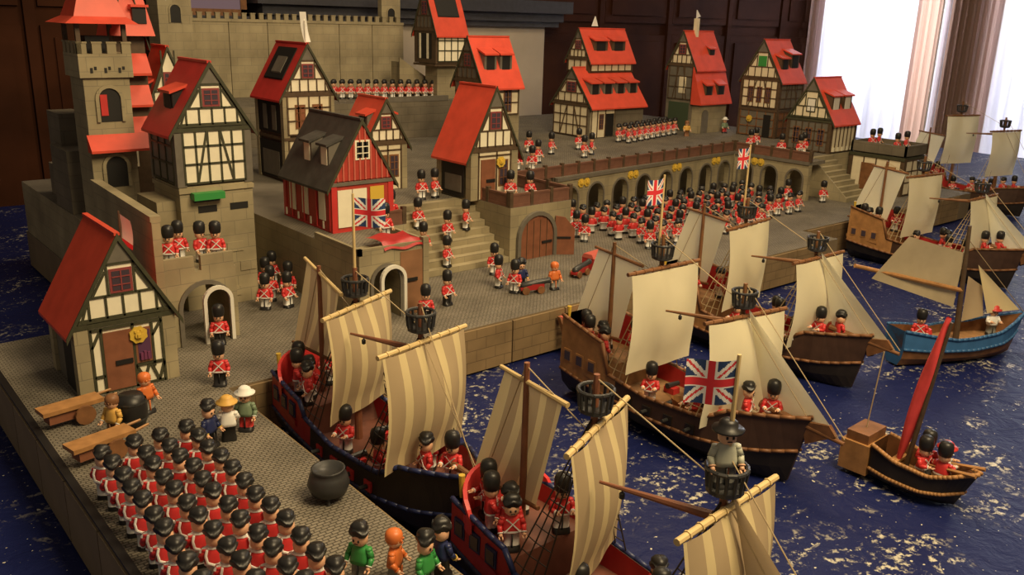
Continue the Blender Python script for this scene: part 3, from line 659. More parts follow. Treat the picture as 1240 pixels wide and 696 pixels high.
# C2: smaller gabled house
t = house('small half-timbered house with red roof ends right of the slate-roofed red house', 137.6, 233, 16); h = House(t, 14.6, 15)
h.body(0, 15, GREYP); h.posts(0, 15, STONE, 1.5); h.band(14.6, .9)
h.rect('front', 1.7, 12.9, .2, 14.4, 0, .12, 'plaster_panel', PLAST); h.door('front', 3, 7.4, .2, 11, BROWN); h.window('front', 10, 4, 3.4, 7, BROWN)
for x in (1.9, 7.8, 12.6): h.beam('front', (x, 0), (x, 14.4))
h.beam('front', (1.8, 12.4), (12.8, 12.4)); h.gable('front', 15, 27.5, PLASTW, TIMB); h.roof(15, 27.5, RED); h.dormer('L', 5, 5, 19, 4, 15, 27.5, RED, GREYP)
h.dormer('R', 5, 5, 19, 4, 15, 27.5, RED, GREYP)

# H3: big red roof above the arched door
t = house('half-timbered house with a big plain red roof above the arched brown door', 156.6, 205, 16); h = House(t, 17.4, 17)
h.body(0, 15.2, STONE, .3); h.posts(0, 15.2, STONE, 2.0); h.band(14.8, .9)
h.rect('front', 2.2, 15.2, .2, 14.4, 0, .12, 'plaster_panel', PLAST); h.door('front', 3.4, 8.8, .2, 12, DOORB); h.window('front', 12, 3.6, 3.6, 8, BROWN)
for x in (2.6, 9.4, 14.8): h.beam('front', (x, 0), (x, 14.4))
h.beam('front', (2.3, 13), (15, 13)); h.lion('front', 10.6, 11); h.rect('left', 3, 14, .5, 11, .35, .45, 'open_bay', DARK); h.rect('left', 4.2, 12.4, 2, 7, .45, .6, 'grey_counter', GREYP)
h.gable('front', 15.2, 32.5, PLASTW, TIMB); h.roof(15.2, 32.5, RED, 0.5, 2.2); h.dormer('R', 8, 6, 20, 4.5, 15.2, 32.5, RED)

# K2: house behind H3, ridge along x
t = house('tall house with two red dormers behind the big plain red roof', 206, 281, 16, -90); h = House(t, 17, 19)
h.body(0, 30, STONE, .2); h.panel_grid('right', 17, 29.6, 3, PLAST, TIMB, diag=False); h.window('right', 12.5, 18, 4, 8.5, BROWN); h.panel_grid('front', 17, 29.6, 4, GREYP, TIMB)
h.band(29.6, .9); h.gable('front', 30, 45, GREYP, TIMB); h.roof(30, 45, RED, 0.5, 2.0)
for y_ in (5.5, 13): h.dormer('R', y_, 5.8, 33.2, 6, 30, 45, RED, GREYP)
# K: keep house with stone shaft
t = house('keep house on a stone shaft with an open red roof beside the castle wall', 235, 352, 32, -90, name='keep_house'); 
MB().box(4.5, 14, 3, 13.5, 0, 16).build('stone_shaft', STONE, t)
h = House(t, 17, 17, 0, 0, 16); h.body(0, 15, TIMB); h.panel_grid('right', .8, 14.4, 4, PLASTW, TIMBG, diag=False); h.band(14.6, .9); h.band(-.6, .9)
h.rect('front', 3, 14, 2, 13, .1, .2, 'open_bay', DARK)
for a in (5, 11): h.rect('front', a - .7, a + .7, 2, 13, .2, .4, 'plaster_panel', PLASTW)
h.gable('front', 15, 34, GREYP, TIMB); h.roof(15, 34, RED, 0.5, 1.6)
h.skylight('R', 2.6, 14.4, .22, .9, 15, 34, 'roof_opening', DARK)

# R1: wide two-stage house on the terrace
t = house('wide two-stage house with four red dormers and an upper red roof', 291, 317, 16, -90); h = House(t, 25, 37)
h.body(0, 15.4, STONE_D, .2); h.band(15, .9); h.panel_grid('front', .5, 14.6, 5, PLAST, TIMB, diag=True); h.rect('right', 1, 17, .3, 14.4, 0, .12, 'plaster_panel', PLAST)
for x in (1.4, 5.2, 10.4, 16.6): h.beam('right', (x, .3), (x, 14.4))
h.rect('right', 10.8, 16.2, .4, 11, .1, .2, 'open_doorway', DARK); h.window('right', 7.8, 4, 3, 7, BROWN)
h.gable('front', 15.6, 31, PLAST, TIMB); h.roof(15.6, 31, RED, 0.5, 2)
for y_ in (6, 14.5, 23, 31.5): h.dormer('R', y_, 6.2, 19.2, 5.6, 15.6, 31, RED, GREYP)
u = House(t, 15, 30, 0, 8, 29); u.body(0, 6.5, TIMB); u.panel_grid('right', .5, 6.2, 6, PLAST, TIMB, False, False); u.panel_grid('front', .5, 6.2, 3, PLAST, TIMB, False, False); u.band(6.2, .8)
u.gable('front', 6.6, 19.4, PLAST, TIMB); u.roof(6.6, 19.4, RED, 0.5, 1.6)
for y_ in (9, 21): u.dormer('R', y_, 9, 9.4, 5.2, 6.6, 19.4, RED, TIMB)
MB().prism([(7.2, 16, 50), (7.2, 20, 50), (7.2, 18, 54.5)], (.5, 0, 0)).build('pennant', FL_W, t)
# R2
t = house('narrow tall house with two stacked red roofs and a grey doorway', 355, 301.5, 16, -90); u = House(t, 17, 22)
u.body(0, 33, STONE_D); u.panel_grid('front', 16, 32.6, 3, GREYP, TIMB); u.window('front', 10, 19, 4.4, 8, PLAST, PLAST, False); u.rect('front', 2, 15, .5, 14.5, 0, .15, 'green_panel', mat('dull_green', (.05, .07, .04), .5)); u.band(32.6, .9)
u.gable('front', 33, 48.4, PLAST, TIMB); u.roof(33, 48.4, RED, 0.5, 1.8)
u.dormer('R', 15, 4.4, 37, 3.6, 33, 48.4, RED, TIMB)
MB().box(17, 21.5, .3, 21.7, 0, 15).build('porch_wall', STONE, t); MB().prism([(16.8, -1.2, 32), (23.6, -1.2, 14.6), (23.6, -1.2, 14), (16.8, -1.2, 14)], (0, 24.6, 0)).build('lower_roof', RED, t)
for y_ in (6, 15.5):
    dm = MB().prism([(22, y_ - 2.8, 18.4), (22, y_ - 2.8, 23.4), (18.2, y_ - 2.8, 25.6), (18.2, y_ - 2.8, 20)], (0, 5.6, 0)).build('dormer', TIMB, t)
    MB().prism([(23, y_ - 3.4, 23.2), (23, y_ - 3.4, 23.9), (17.6, y_ - 3.4, 27), (17.6, y_ - 3.4, 26)], (0, 6.8, 0)).build('dormer_roof', RED, dm)
    MB().box(22, 22.2, y_ - 1.9, y_ + 1.9, 18.9, 22.8).build('dormer_window', DARK, dm)
MB().prism([(p[1] * 0 + 21.5, p[0], p[1]) for p in arch_pts(2.5, 7.5, 0, 9)], (.3, 0, 0)).build('doorway', GREYP, t)
MB().box(8.2, 10.2, 7, 9, 46, 55).build('chimney', PLAST, t); MB().prism([(8.5, 8, 55), (8.5, 11, 56), (8.5, 8, 59)], (.4, 0, 0)).build('pennant', FL_W, t)
# R3
t = house('tall corner house with green shutter in its gable beside the bright window', 374, 270, 16, -90); h = House(t, 22, 20)
h.body(0, 28, STONE_D, .2); h.posts(0, 28, TIMB, 1.2); h.band(13, 1.0); h.panel_grid('front', 14.2, 27.4, 6, PLAST, TIMB); h.panel_grid('right', 14.2, 27.4, 4, GREYP, TIMB); h.panel_grid('front', .5, 12.8, 4, GREYP, BROWN, diag=False); h.panel_grid('right', .5, 12.8, 4, BROWN, TIMB, diag=False)
for c in (6, 11, 16): h.window('front', c, 16.5, 3, 7.5, BROWN)
h.lion('front', 7, 8.5); h.rect('front', 15, 19, .4, 11, .3, .5, 'open_doorway', DARK); h.band(27.6, .9)
h.gable('front', 28.2, 45.6, PLAST, TIMB, win=False); h.window('front', 11, 33.5, 4.6, 5, GREEN, GREEN, False); h.roof(28.2, 45.6, RED, 0.5, 1.6)
h.dormer('R', 14.5, 7, 32.5, 7, 28.2, 45.6, RED, TIMB); h.dormer('R', 6, 6, 32, 5.6, 28.2, 45.6, RED, TIMB)
# R4
t = house('small corner house with red roof in front of the bright sheer curtain', 350, 226, 16, -90); h = House(t, 21.5, 20.5)
h.body(0, 14, STONE_D, .3); h.posts(0, 14, TIMB, 1.3); h.band(13.6, 1.0, TIMBG); h.panel_grid('front', .4, 13.4, 6, GREYP, TIMB, diag=False); h.panel_grid('right', .4, 13.4, 6, PLAST, TIMB, diag=False, mid=False)
for c in (5, 11, 17): h.window('front', c, 3, 3.4, 7.4, BROWN)
for k in range(5): h.rect('right', 2.4 + 3.6 * k, 3.9 + 3.6 * k, .8, 2.6, .3, .6, 'plaster_stud', PLASTW)
h.gable('front', 14.4, 31, PLAST, TIMBG, win=False); h.window('front', 10.8, 17, 4.4, 6, TIMBG, WHITEP, False); h.roof(14.4, 31, RED, 0.5, 1.8)  # gable pane painted white to stand for light coming through from behind
for y_ in (5.6, 14.6): h.dormer('R', y_, 6.6, 18, 6.2, 14.4, 31, RED, TIMB, WHITEP)  # white dormer panes paint in the light shining through the windows
# R5: flat-roofed shop
t = thing('flat_roof_shop', 'flat-roofed timbered shop with an open wooden door near the window', 'building', (366, 203, 0), -90); h = House(t, 25, 19)
h.body(0, 16.2, STONE_D, .5); h.posts(0, 16.2, TIMB, 1.4); h.band(15.6, 1.4, TIMBG, .6); h.panel_grid('front', .4, 15.4, 4, PLAST, TIMB, diag=False, mid=False); h.panel_grid('right', .4, 15.4, 3, PLAST, TIMB, diag=False)
h.rect('front', 6, 12, 1, 12.5, .2, .5, 'brown_board', BROWN); h.rect('front', 15, 19, .2, 11.5, .2, .5, 'open_doorway', DARK)
MB().box(18.5, 23, -3.4, -2.8, 0, 12.6).build('door', WOODL, t); MB().box(19.5, 22, -3.6, -3.4, 1, 11.6).build('door_panel', PLAST, t)
MB().box(0, 25, 0, .8, 17, 21.4).box(0, 25, 18.2, 19, 17, 21.4).box(0, .8, 0, 19, 17, 21.4).box(24.2, 25, 0, 19, 17, 21.4).build('parapet', STONE_D, t)
MB().box(.8, 24.2, .8, 18.2, 16.6, 17.2).build('roof_deck', SETTS, t)

# ------------------------------------------------------------------ toy figures (7.5 cm, hat on top)
def ring(z, rx, ry, cy=0.0, n=12, e=2.0, cx=0.0):
    P = []
    for k in range(n):
        a = 2 * math.pi * (k + .5) / n; c, s_ = math.cos(a), math.sin(a)
        P.append((cx + rx * math.copysign(abs(c) ** (2 / e), c), cy + ry * math.copysign(abs(s_) ** (2 / e), s_), z))
    return P
def fig_body(arm=0):
    """one continuous lofted toy figure facing -y; slots: 0 boots 1 legs 2 coat 3 skin 4 dark 5 trim"""
    mb = MB()
    R = [ring(0, 1.25, 1.0, -.25, e=4), ring(.55, 1.25, .95, -.2, e=4), ring(.75, 1.15, .72, 0, e=4), ring(2.7, 1.12, .72, e=4), ring(2.75, 1.38, .95, e=3),
         ring(3.3, 1.28, .9, e=3), ring(4.4, 1.16, .78, e=2.6), ring(5.0, 1.05, .66), ring(5.2, .6, .5), ring(5.35, .7, .7), ring(5.6, .98, .96), ring(6.3, 1.04, 1.02), ring(6.9, .9, .9), ring(7.2, .5, .5), ring(7.28, .05, .05)]
    mb.rings(R, [0, 0, 1, 1, 2, 2, 2, 2, 3, 3, 3, 3, 4, 4])
    mb.face(R[0][::-1], 0)
    mb.box(-.07, .07, -1.0, -.6, .05, 2.6, 4)
    for sx in (-1, 1):
        el = (sx * 1.65, -.1 if arm == 0 else -.5, 3.7); hd = (sx * 1.62, -.75, 2.95) if arm == 0 else (sx * 1.2, -1.7, 3.9)
        mb.lathe([(.05, 0), (.35, .08), (.48, .3), (.42, .6)], 8, 2, (sx * 1.2, 0, 4.4))
        mb.tube((sx * 1.18, 0, 4.75), el, .44, .40, 8, 2); mb.tube(el, hd, .40, .34, 8, 2); 
        d = (Vector(hd) - Vector(el)).normalized()
        e1 = Vector(hd) + d * .12; mb.tube(hd, e1, .42, .42, 8, 5)
        e2 = Vector(e1) + d * .45; mb.tube(e1, e2, .26, .30, 8, 3)
        for q in (-1, 1):                                          # gripping C-shaped hand
            g0 = e2 + Vector((sx * .02, -.05, 0)) + Vector((q * .24, 0, 0)); mb.tube(g0, g0 + d * .22 + Vector((-q * .04, -.30, 0)), .13, .11, 6, 3)
        mb.box(sx * .34 - .11, sx * .34 + .11, -1.06, -.95, 6.05, 6.35, 4)
    mb.box(-.26, .26, -1.04, -.94, 5.72, 5.8, 4)
    return mb
def fig_mesh(name, boots, legs, coat, skin, hair, trim, arm=0): return fig_body(arm).mesh(name, [boots, legs, coat, skin, hair, trim], True)
def belts():
    mb = MB()
    for sx in (-1, 1):
        for f in (-1,):
            mb.prism([(sx * .95, f * .80, 4.9), (sx * .68, f * .86, 4.95), (-sx * 1.0, f * .99, 3.0), (-sx * 1.2, f * .95, 3.1)], (0, f * .07, 0))
    mb.rings([ring(2.85, 1.44, 1.0, e=3), ring(3.15, 1.42, .99, e=3)])
    return mb.mesh('cross_belt', FL_W)
BELT = belts()
def pack():
    mb = MB(); mb.rings([ring(4.95, 1.12, .74), ring(5.2, .98, .7), ring(5.3, .7, .6)])
    for sx in (-1, 1): mb.path([(sx * .95, .72, 5.05), (sx * 1.15, .86, 4.3), (sx * 1.0, 1.0, 3.4), (sx * .2, 1.06, 2.95)], .17, 6); mb.path([(sx * .9, .1, 5.1), (sx * 1.45, .1, 4.9), (sx * 1.7, .05, 4.5)], .2, 6)
    return mb.mesh('white_piping', FL_W)
PACK = pack()
def hat_bear(): return MB().lathe([(1.02, 6.35), (1.14, 6.5), (1.26, 7.3), (1.24, 8.1), (1.05, 8.7), (.6, 9.0), (.05, 9.05)], 12).mesh('bearskin_hat', BLACK, True)
def hat_tri():
    mb = MB(); n = 18
    def r(rad, z, lift):
        return [(rad * (1 + .12 * math.cos(3 * a)) * math.cos(a + 1.57), rad * (1 + .12 * math.cos(3 * a)) * math.sin(a + 1.57), z + lift * (1 - math.cos(3 * a)) * .5) for a in [2 * math.pi * k / n for k in range(n)]]
    mb.rings([r(.98, 6.6, 0), r(1.2, 6.8, .6), r(1.26, 7.1, .8), r(1.08, 7.2, .2), r(1.06, 7.9, 0), r(.75, 8.3, 0), r(.05, 8.4, 0)])
    return mb.mesh('tricorne_hat', BLACK, True)
def hat_round(m, name='round_hat'): return MB().lathe([(1.0, 6.7), (1.75, 6.75), (1.75, 6.95), (1.1, 7.05), (1.0, 7.7), (.6, 8.0), (.05, 8.05)], 14).mesh(name, m, True)
def hair(m): return MB().lathe([(1.0, 5.9), (1.12, 6.1), (1.14, 6.8), (.95, 7.25), (.5, 7.5), (.05, 7.55)], 12, 0, (0, .1, 0)).mesh('hair', m, True)
BEAR = hat_bear(); TRI = hat_tri()
ORANGE = mat('orange_plastic', (.62, .16, .04), .4); GREYCL = mat('grey_cloth', (.20, .20, .18), .5); STRAW = mat('straw', (.62, .36, .08), .5)
KIND = {
    'ranker': (fig_mesh('toy_ranker_body', BLACK, FL_W, COAT, SKIN, BLACK, FL_W), TRI, [('cross_belt', BELT)]),
    'soldier': (fig_mesh('toy_soldier_body', BLACK, FL_W, COAT, SKIN, BLACK, FL_W), BEAR, [('cross_belt', BELT)]),
    'guard': (fig_mesh('toy_guard_body', BLACK, BLACK, COAT, SKIN, BLACK, FL_W), BEAR, [('cross_belt', BELT)]),
    'grenadier': (fig_mesh('toy_grenadier_body', BLACK, FL_W, COAT, SKIN, BLACK, FL_W), TRI, [('cross_belt', BELT), ('white_piping', PACK)]),
    'crew': (fig_mesh('toy_crew_body', BLACK, FL_W, COAT, SKIN, BLACK, FL_W, 1), BEAR, [('cross_belt', BELT)]),
    'sailor': (fig_mesh('toy_sailor_body', BLACK, GREYCL, mat('pale_shirt', (.42, .43, .34), .5), SKIN, BLACK, SKIN, 0), hat_round(BLACK), []),
    'officer': (fig_mesh('toy_officer_body', BLACK, BLACK, NAVY, SKIN, BLACK, YELLOW), TRI, []),
    'green': (fig_mesh('toy_green_body', BLACK, GREYCL, GREEN, SKIN, BLACK, FL_W), TRI, []),
    'white_hat': (fig_mesh('toy_planter_body', BLACK, CRIM, mat('sage', (.16, .22, .14), .5), SKIN, BLACK, FL_W), hat_round(FL_W, 'white_hat'), []),
    'straw': (fig_mesh('toy_docker_body', BLACK, BLACK, FL_W, SKIN, BLACK, SKIN, 1), hat_round(STRAW, 'straw_hat'), []),
    'redhead': (fig_mesh('toy_redhead_body', BLACK, GREYCL, ORANGE, SKIN, ORANGE, ORANGE), hair(ORANGE), []),
    'townsman': (fig_mesh('toy_townsman_body', BROWN, BROWN, STRAW, SKIN, BROWN, FL_W), hair(BROWN), []),
    'pirate': (fig_mesh('toy_pirate_body', BLACK, GREYCL, FL_W, SKIN, BLACK, SKIN, 1), hat_round(CRIM, 'red_hat'), []),
}
def figure(kind, x, y, z, deg, label, group=None, name=None):
    body, hat, ex = KIND[kind]
    nm = name or {'soldier': 'toy_soldier', 'ranker': 'toy_soldier', 'guard': 'toy_soldier', 'grenadier': 'toy_soldier', 'crew': 'toy_soldier'}.get(kind, 'toy_figure')
    t = thing(nm, label, 'toy figure' if nm == 'toy_figure' else 'toy soldier', (x, y, z), deg, group)
    link('body', body, t); link(hat.name.split('.')[0], hat, t)
    for n_, m_ in ex: link(n_, m_, t)
    return t

# ------------------------------------------------------------------ flags
def union(u, v):
    x = (u - .5) * 2; y = (v - .5) * 2
    if abs(x) < .13 or abs(y) < .15: return 0
    if abs(x) < .22 or abs(y) < .26: return 1
    d = min(abs(x - y), abs(x + y))
    if d < .07: return 0
    if d < .27: return 1
    return 2
def flag_mesh(w_, h_): return MB().grid(lambda u, v: (w_ * u, .35 * math.sin(u * 6.5) * (.3 + u), h_ * (v - .5) - .25 * math.sin(u * 3)), 46, 34, union).mesh('union_flag', [FL_R, FL_W, FL_B], True, False)
FLAG = flag_mesh(5.4, 4.9)

# ------------------------------------------------------------------ ships (local +x is the bow, local z = 0 the water)
def lerp_table(T, x):
    for (a, p), (b_, q) in zip(T[:-1], T[1:]):
        if x <= b_: 
            k = (x - a) / (b_ - a) if b_ > a else 0; k = max(0, min(1, k)); return p + (q - p) * k
    return T[-1][1]
def hull(t, X, beam, top, deck, mlow, mup, min_, mdeck, wale=None, n=26, lowz=0.0, mstern=None):
    xs = [X[0] + (X[1] - X[0]) * k / n for k in range(n + 1)]
    secs = []; inn = []; dk = []; rail = []
    for x in xs:
        b_ = lerp_table(beam, x); zt = lerp_table(top, x); zd = lerp_table(deck, x); bi = max(.05, b_ - .55)
        bow = max(0, (x - X[1] + 9) / 9) if X[1] > 0 else 0
        zw = .82 * min(d_[1] for d_ in deck) * (1 + .45 * ((x - X[0] * .0) / X[1]) ** 2 * (1 if x > 0 else .6))
        pts = [(b_ * .55, lowz), (b_ * .88, .45 * zw), (b_ * 1.0, zw), (b_ * .97, zt)]
        secs.append([(x - (3.2 * bow * (1 - p[1] / max(zt, 1))), -p[0], p[1]) for p in pts[::-1]] + [(x - (3.2 * bow * (1 - p[1] / max(zt, 1))), p[0], p[1]) for p in pts])
        xd = x - 3.2 * bow * (1 - zd / max(zt, 1)) - .3 * bow; inn.append(((x - .3 * bow, -bi * .97, zt), (xd, -bi * .93, zd), (xd, bi * .93, zd), (x - .3 * bow, bi * .97, zt)))
    mb = MB()
    for k in range(n):
        for j in range(7):
            m = (3 if xs[k] < -14.5 else 1) if j in (0, 6) else 0
            mb.face([secs[k][j], secs[k + 1][j], secs[k + 1][j + 1], secs[k][j + 1]], m)
        for j in (0, 2): mb.face([inn[k][j], inn[k + 1][j], inn[k + 1][j + 1], inn[k][j + 1]], 2)
        for a, c in ((0, 0), (7, 3)): mb.face([secs[k][a], secs[k + 1][a], inn[k + 1][c], inn[k][c]], 1)
    mb.face(secs[0], 3); mb.face(secs[-1], 1)
    for e in (0, n): mb.face([inn[e][0], inn[e][1], inn[e][2], inn[e][3]], 2)
    ob = mb.build('hull', [mlow, mup, min_, mstern or mup], t, False, True)
    d = MB()
    for k in range(n): d.face([inn[k][1], inn[k + 1][1], inn[k + 1][2], inn[k][2]])
    d.build('deck', mdeck, t, False, True)
    for sg, a in ((-1, 0), (1, 7)):
        r = MB()
        for k in range(n): r.tube(secs[k][a], secs[k + 1][a], .42, .42, 6)
        r.build('gunwale', mdeck if wale is None else wale, t, True)
        r = MB()
        for k in range(n): 
            p, q = secs[k][1 if sg < 0 else 6], secs[k + 1][1 if sg < 0 else 6]; r.tube(p, q, .38, .38, 6)
        r.build('wale', mdeck if wale is None else wale, t, True)
    return ob
def sail_mesh(w, h, bulge, stripes, taper=1.0, n=14, m=10):
    """hangs from z=0 down to -h, across local y, bulging to +x"""
    fn = lambda u, v: (bulge * math.sin(math.pi * min(1, v * 1.08)) * (.35 + .65 * math.sin(math.pi * u)) + .25 * math.sin(9 * u + 3 * v), (u - .5) * w * (1 + (taper - 1) * v), -h * v - .5 * math.sin(math.pi * u) * (1 - v) * .4)
    mf = (lambda u, v: 1 if (u * 4.6 + .2) % 1 < .38 else 0) if stripes else None
    return MB().grid(fn, 36 if stripes else n, m, mf)
def shroud(t, top, bots, rope, nr=8):
    mb = MB()
    for b_ in bots: mb.tube(b_, top, .11, .11, 5)
    for k in range(1, nr):
        q = k / nr * .92; P = [Vector(b_).lerp(Vector(top), q) for b_ in bots]
        for a, c in zip(P[:-1], P[1:]): mb.tube(a, c, .08, .08, 4)
    mb.build('shroud', rope, t)
def nest(t, x, z, m):
    mb = MB(); mb.lathe([(1.5, 0), (2.1, .3), (2.1, .8)], 14, 0, (x, 0, z))
    for k in range(14):
        a = 2 * math.pi * k / 14; mb.tube((x + 2.0 * math.cos(a), 2.0 * math.sin(a), z + .8), (x + 2.25 * math.cos(a), 2.25 * math.sin(a), z + 3.2), .22, .22, 5)
    ringp = [(x + 2.25 * math.cos(2 * math.pi * k / 14), 2.25 * math.sin(2 * math.pi * k / 14), z + 3.1) for k in range(15)]
    mb.path(ringp, .26, 6); mb.build('crows_nest', m, t)
def square_sail(t, x, z, w, h, bulge, mats, stripes, brace, taper=1.0, yardm=None):
    a = math.radians(brace)
    y = MB().tube((0, -w / 2 - .8, 0), (0, w / 2 + .8, 0), .42, .42, 8)
    for k in range(8): yy = -w / 2 + w * (k + .5) / 8; y.tube((0, yy - .12, 0), (0, yy + .12, 0), .55, .55, 8)
    o = y.build('yard', yardm or SPAR, t); o.location = ((x + .9) * S, 0, z * S); o.rotation_euler = (0, 0, a)
    s = sail_mesh(w, h, bulge, stripes, taper).build('sail', mats, t, True, False); s.location = ((x + 1.2) * S, 0, (z - .3) * S); s.rotation_euler = (0, 0, a)
def quad_sail(t, A, B, C, D, mats, stripes, belly=0.8, yard=True):
    """A fore-top, B aft-top, C aft-bottom, D fore-bottom"""
    A, B, C, D = map(Vector, (A, B, C, D))
    def fn(u, v):
        p = A.lerp(B, u).lerp(D.lerp(C, u), v); p = p + Vector((0, belly * math.sin(math.pi * u) * math.sin(math.pi * v), 0)); return tuple(p)
    MB().grid(fn, 28 if stripes else 8, 8, (lambda u, v: 1 if (u * 3.2 + .2) % 1 < .38 else 0) if stripes else None).build('sail', mats, t, True, False)
    if yard:
        d = (B - A).normalized(); MB().tube(A - d, B + d, .4, .32, 8).build('yard', BROWN if not stripes else SPAR, t)
        d = (C - D).normalized(); MB().tube(D - d * .6, C + d * .6, .34, .3, 8).build('boom', BROWN, t)
def jib(t, A, B, C, m, belly=1.0):
    A, B, C = map(Vector, (A, B, C))
    MB().grid(lambda u, v: tuple(A.lerp(B.lerp(C, u), v) + Vector((0, belly * math.sin(math.pi * u) * v * (1 - v) * 2.4, 0))), 10, 12).build('jib_sail', m, t, True, False)

def ship(label, x, yc, style, crew, flag=None, braces=(0, 0), jibsail=True, deg=-90, zm=31.5, zf=30.5, nests=(True, True), short='ship', mz=(32.8, 13.2), sprit=33.0, hs=(20.5, 20.2), fscale=1.0):
    striped = style == 'striped'
    t = thing('toy_ship', label, 'ship', (x, yc, -11), deg, 'three-masted toy ships')
    up, inn_, dkm, wale = (HULLD, HULLR, mat('deck_umber', (.15, .055, .035), .55, var=.2), NAVY) if striped else (mat('hull_umber', (.055, .028, .018), .5, var=.2), HULLR, DECK, BROWN)
    hull(t, (-30.5, 26.5), [(-30.5, 7.0), (-20, 8.0), (-5, 8.6), (8, 8.0), (16, 6.0), (22, 3.2), (26.5, .35)],
         [(-30.5, 13.4 if striped else 18.4), (-17, 12.4 if striped else 16.0), (-15.4, 9.8), (-5, 8.6), (10, 9.4), (12.5, 11.8), (26.5, 13.6)],
         [(-30.5, 10.4), (-16.2, 10.2), (-15.2, 5.6), (11, 5.6), (12, 8.2), (26.5, 9.6)], HULLD, up, inn_, dkm, wale, mstern=HULLR if striped else WOODL)
    # stern: gallery windows on both quarters and the transom
    for sg in (-1, 1):
        for k in range(3):
            px_ = -28 + 4.0 * k; by = lerp_table([(-30.5, 7.0), (-20, 8.0)], px_) * .98
            wdw = MB().box(px_ - 1.2, px_ + 1.2, sg * by - .25, sg * by + .25, 8.4, 11.2).build('gallery_window', WOODL if not striped else NAVY, t)
            MB().box(px_ - .8, px_ + .8, sg * by - .38, sg * by + .38, 8.8, 10.8).build('pane', GLASS, wdw)
        MB().prism([(-31, sg * 5.2, 5.2), (-18.5, sg * 7.4, 5.6), (-18.5, sg * 8.3, 7.2), (-31, sg * 6.6, 7.4)], (0, 0, 1.0)).build('quarter_gallery', WOODL if not striped else HULLR, t)
        for k in range(4):                                   # gun ports with guns
            px_ = -9 + 5.2 * k; by = lerp_table([(-20, 7.8), (-5, 8.6), (8, 8.0), (16, 6.0)], px_)
            gp_ = MB().box(px_ - 1.0, px_ + 1.0, sg * by - .2, sg * by + .2, 5.2, 7.0).build('gun_port', HULLD if not striped else CRIM, t)
            MB().tube((px_, sg * by, 6.1), (px_, sg * (by + 1.7), 6.2), .42, .34, 8).build('gun', GUN, gp_)
    if striped:                                              # tall rounded red stern wall behind the crew
        def sw(u, off):
            a = math.pi * (u - .5); return (-24.5 - (6.4 + off) * math.cos(a), (7.2 + off) * math.sin(a))
        wl = MB(); n_ = 16
        for k in range(n_):
            for off, m_ in ((0, 0), (.6, 0)):
                (xa, ya), (xb, yb) = sw(k / n_, off), sw((k + 1) / n_, off)
                za, zb_ = [12.2 + 4.6 * math.sin(math.pi * q) ** .6 for q in (k / n_, (k + 1) / n_)]
                wl.face([(xa, ya, 10.4), (xb, yb, 10.4), (xb, yb, zb_), (xa, ya, za)])
            (xa, ya), (xb, yb), (xc, yc_), (xd, yd) = sw(k / n_, 0), sw((k + 1) / n_, 0), sw((k + 1) / n_, .6), sw(k / n_, .6)
            za, zb_ = [12.2 + 4.6 * math.sin(math.pi * q) ** .6 for q in (k / n_, (k + 1) / n_)]
            wl.face([(xa, ya, za), (xb, yb, zb_), (xc, yc_, zb_), (xd, yd, za)])
        wl.build('stern_wall', COAT, t, True)
    MB().box(-31.2, -30.4, -4.6, 4.6, 9.4, 12.6 if striped else 14.6).build('transom_panel', WOODL if not striped else CRIM, t)
    for k in range(5): MB().box(-31.45, -31.1, -4.2 + 1.8 * k, -3.0 + 1.8 * k, 10.2, 12.4).build('transom_window', GLASS, t)
    for k in range(2): MB().tube((-29.8, -5.6 + 11.2 * k, 13.4 if striped else 17.8), (-29.8, -5.6 + 11.2 * k, 20.2 if not striped else 17), .28, .5, 8).build('stern_lantern', YELLOW, t)
    MB().box(-4, 2.5, -2.6, 2.6, 5.6, 6.4).build('hatch', BROWN, t)
    for px_, py_ in ((-7.5, 3.4), (-1.5, -5.2), (5.0, 5.0)):
        cg = MB().box(px_ - 1.3, px_ + 1.3, py_ - 1.0, py_ + 1.0, 5.6, 6.9).build('gun_carriage', COAT, t)
        MB().tube((px_, py_ - 2.0 * math.copysign(1, -py_), 7.2), (px_, py_ + 1.6 * math.copysign(1, -py_), 7.4), .5, .62, 8).build('gun_barrel', GUN, cg)
    MB().lathe([(1.0, 0), (1.3, .9), (1.3, 1.9), (1.0, 2.8)], 10, 0, (6.6, -1.6, 5.6)).build('cask', WOODL, t)
    MB().path([(25.2, 1.4, 12.6), (25.0, 2.2, 8.0)], .22).path([(23.4, 2.6, 8.6), (25.0, 2.2, 7.8), (26.4, 1.6, 8.6)], .26).build('anchor', GUN, t)
    # bow
    MB().tube((16, 0, 12.6), (sprit, 0, 12.6 if sprit < 30 else 11.2), .75, .4, 10).build('bowsprit', BROWN, t)
    if sprit > 30: MB().prism([(25, -.4, 12.5), (30, -.4, 13.6), (31.5, -.4, 12), (26, -.4, 8.5)], (0, .8, 0)).build('beakhead', BROWN if not striped else HULLR, t)
    # masts
    for mx_, h_, zb in ((-10, zm + 6.5, 5.6), (10, zf + 6, 5.6), (-23, 35, 10.3)):
        MB().tube((mx_, 0, zb), (mx_, 0, h_), .75 if mx_ > -20 else .55, .4, 10).build('mast', BROWN if not striped else DOORB, t)
    sm = [SAILT, SAILY] if striped else [SAILC]
    square_sail(t, -10, zm, 17.8 if striped else 19, hs[0], 2.2, sm, striped, braces[0], yardm=SPAR if striped else BROWN)
    square_sail(t, 10, zf, 18.2 if striped else 19, hs[1], 2.6, sm, striped, braces[1], yardm=SPAR if striped else BROWN)
    quad_sail(t, (-15.8, 0, 31.8), (-27.5, 0, mz[0]), (-34.5, 0, mz[1]), (-20.2, 0, mz[1] + 1), sm, striped, 1.0)
    if jibsail: jib(t, (11.2, 0, zf + 1.5), (sprit - 1, 0, 11.8), (16.5, 1.2, 10.4), SAILC if not striped else SAILT)
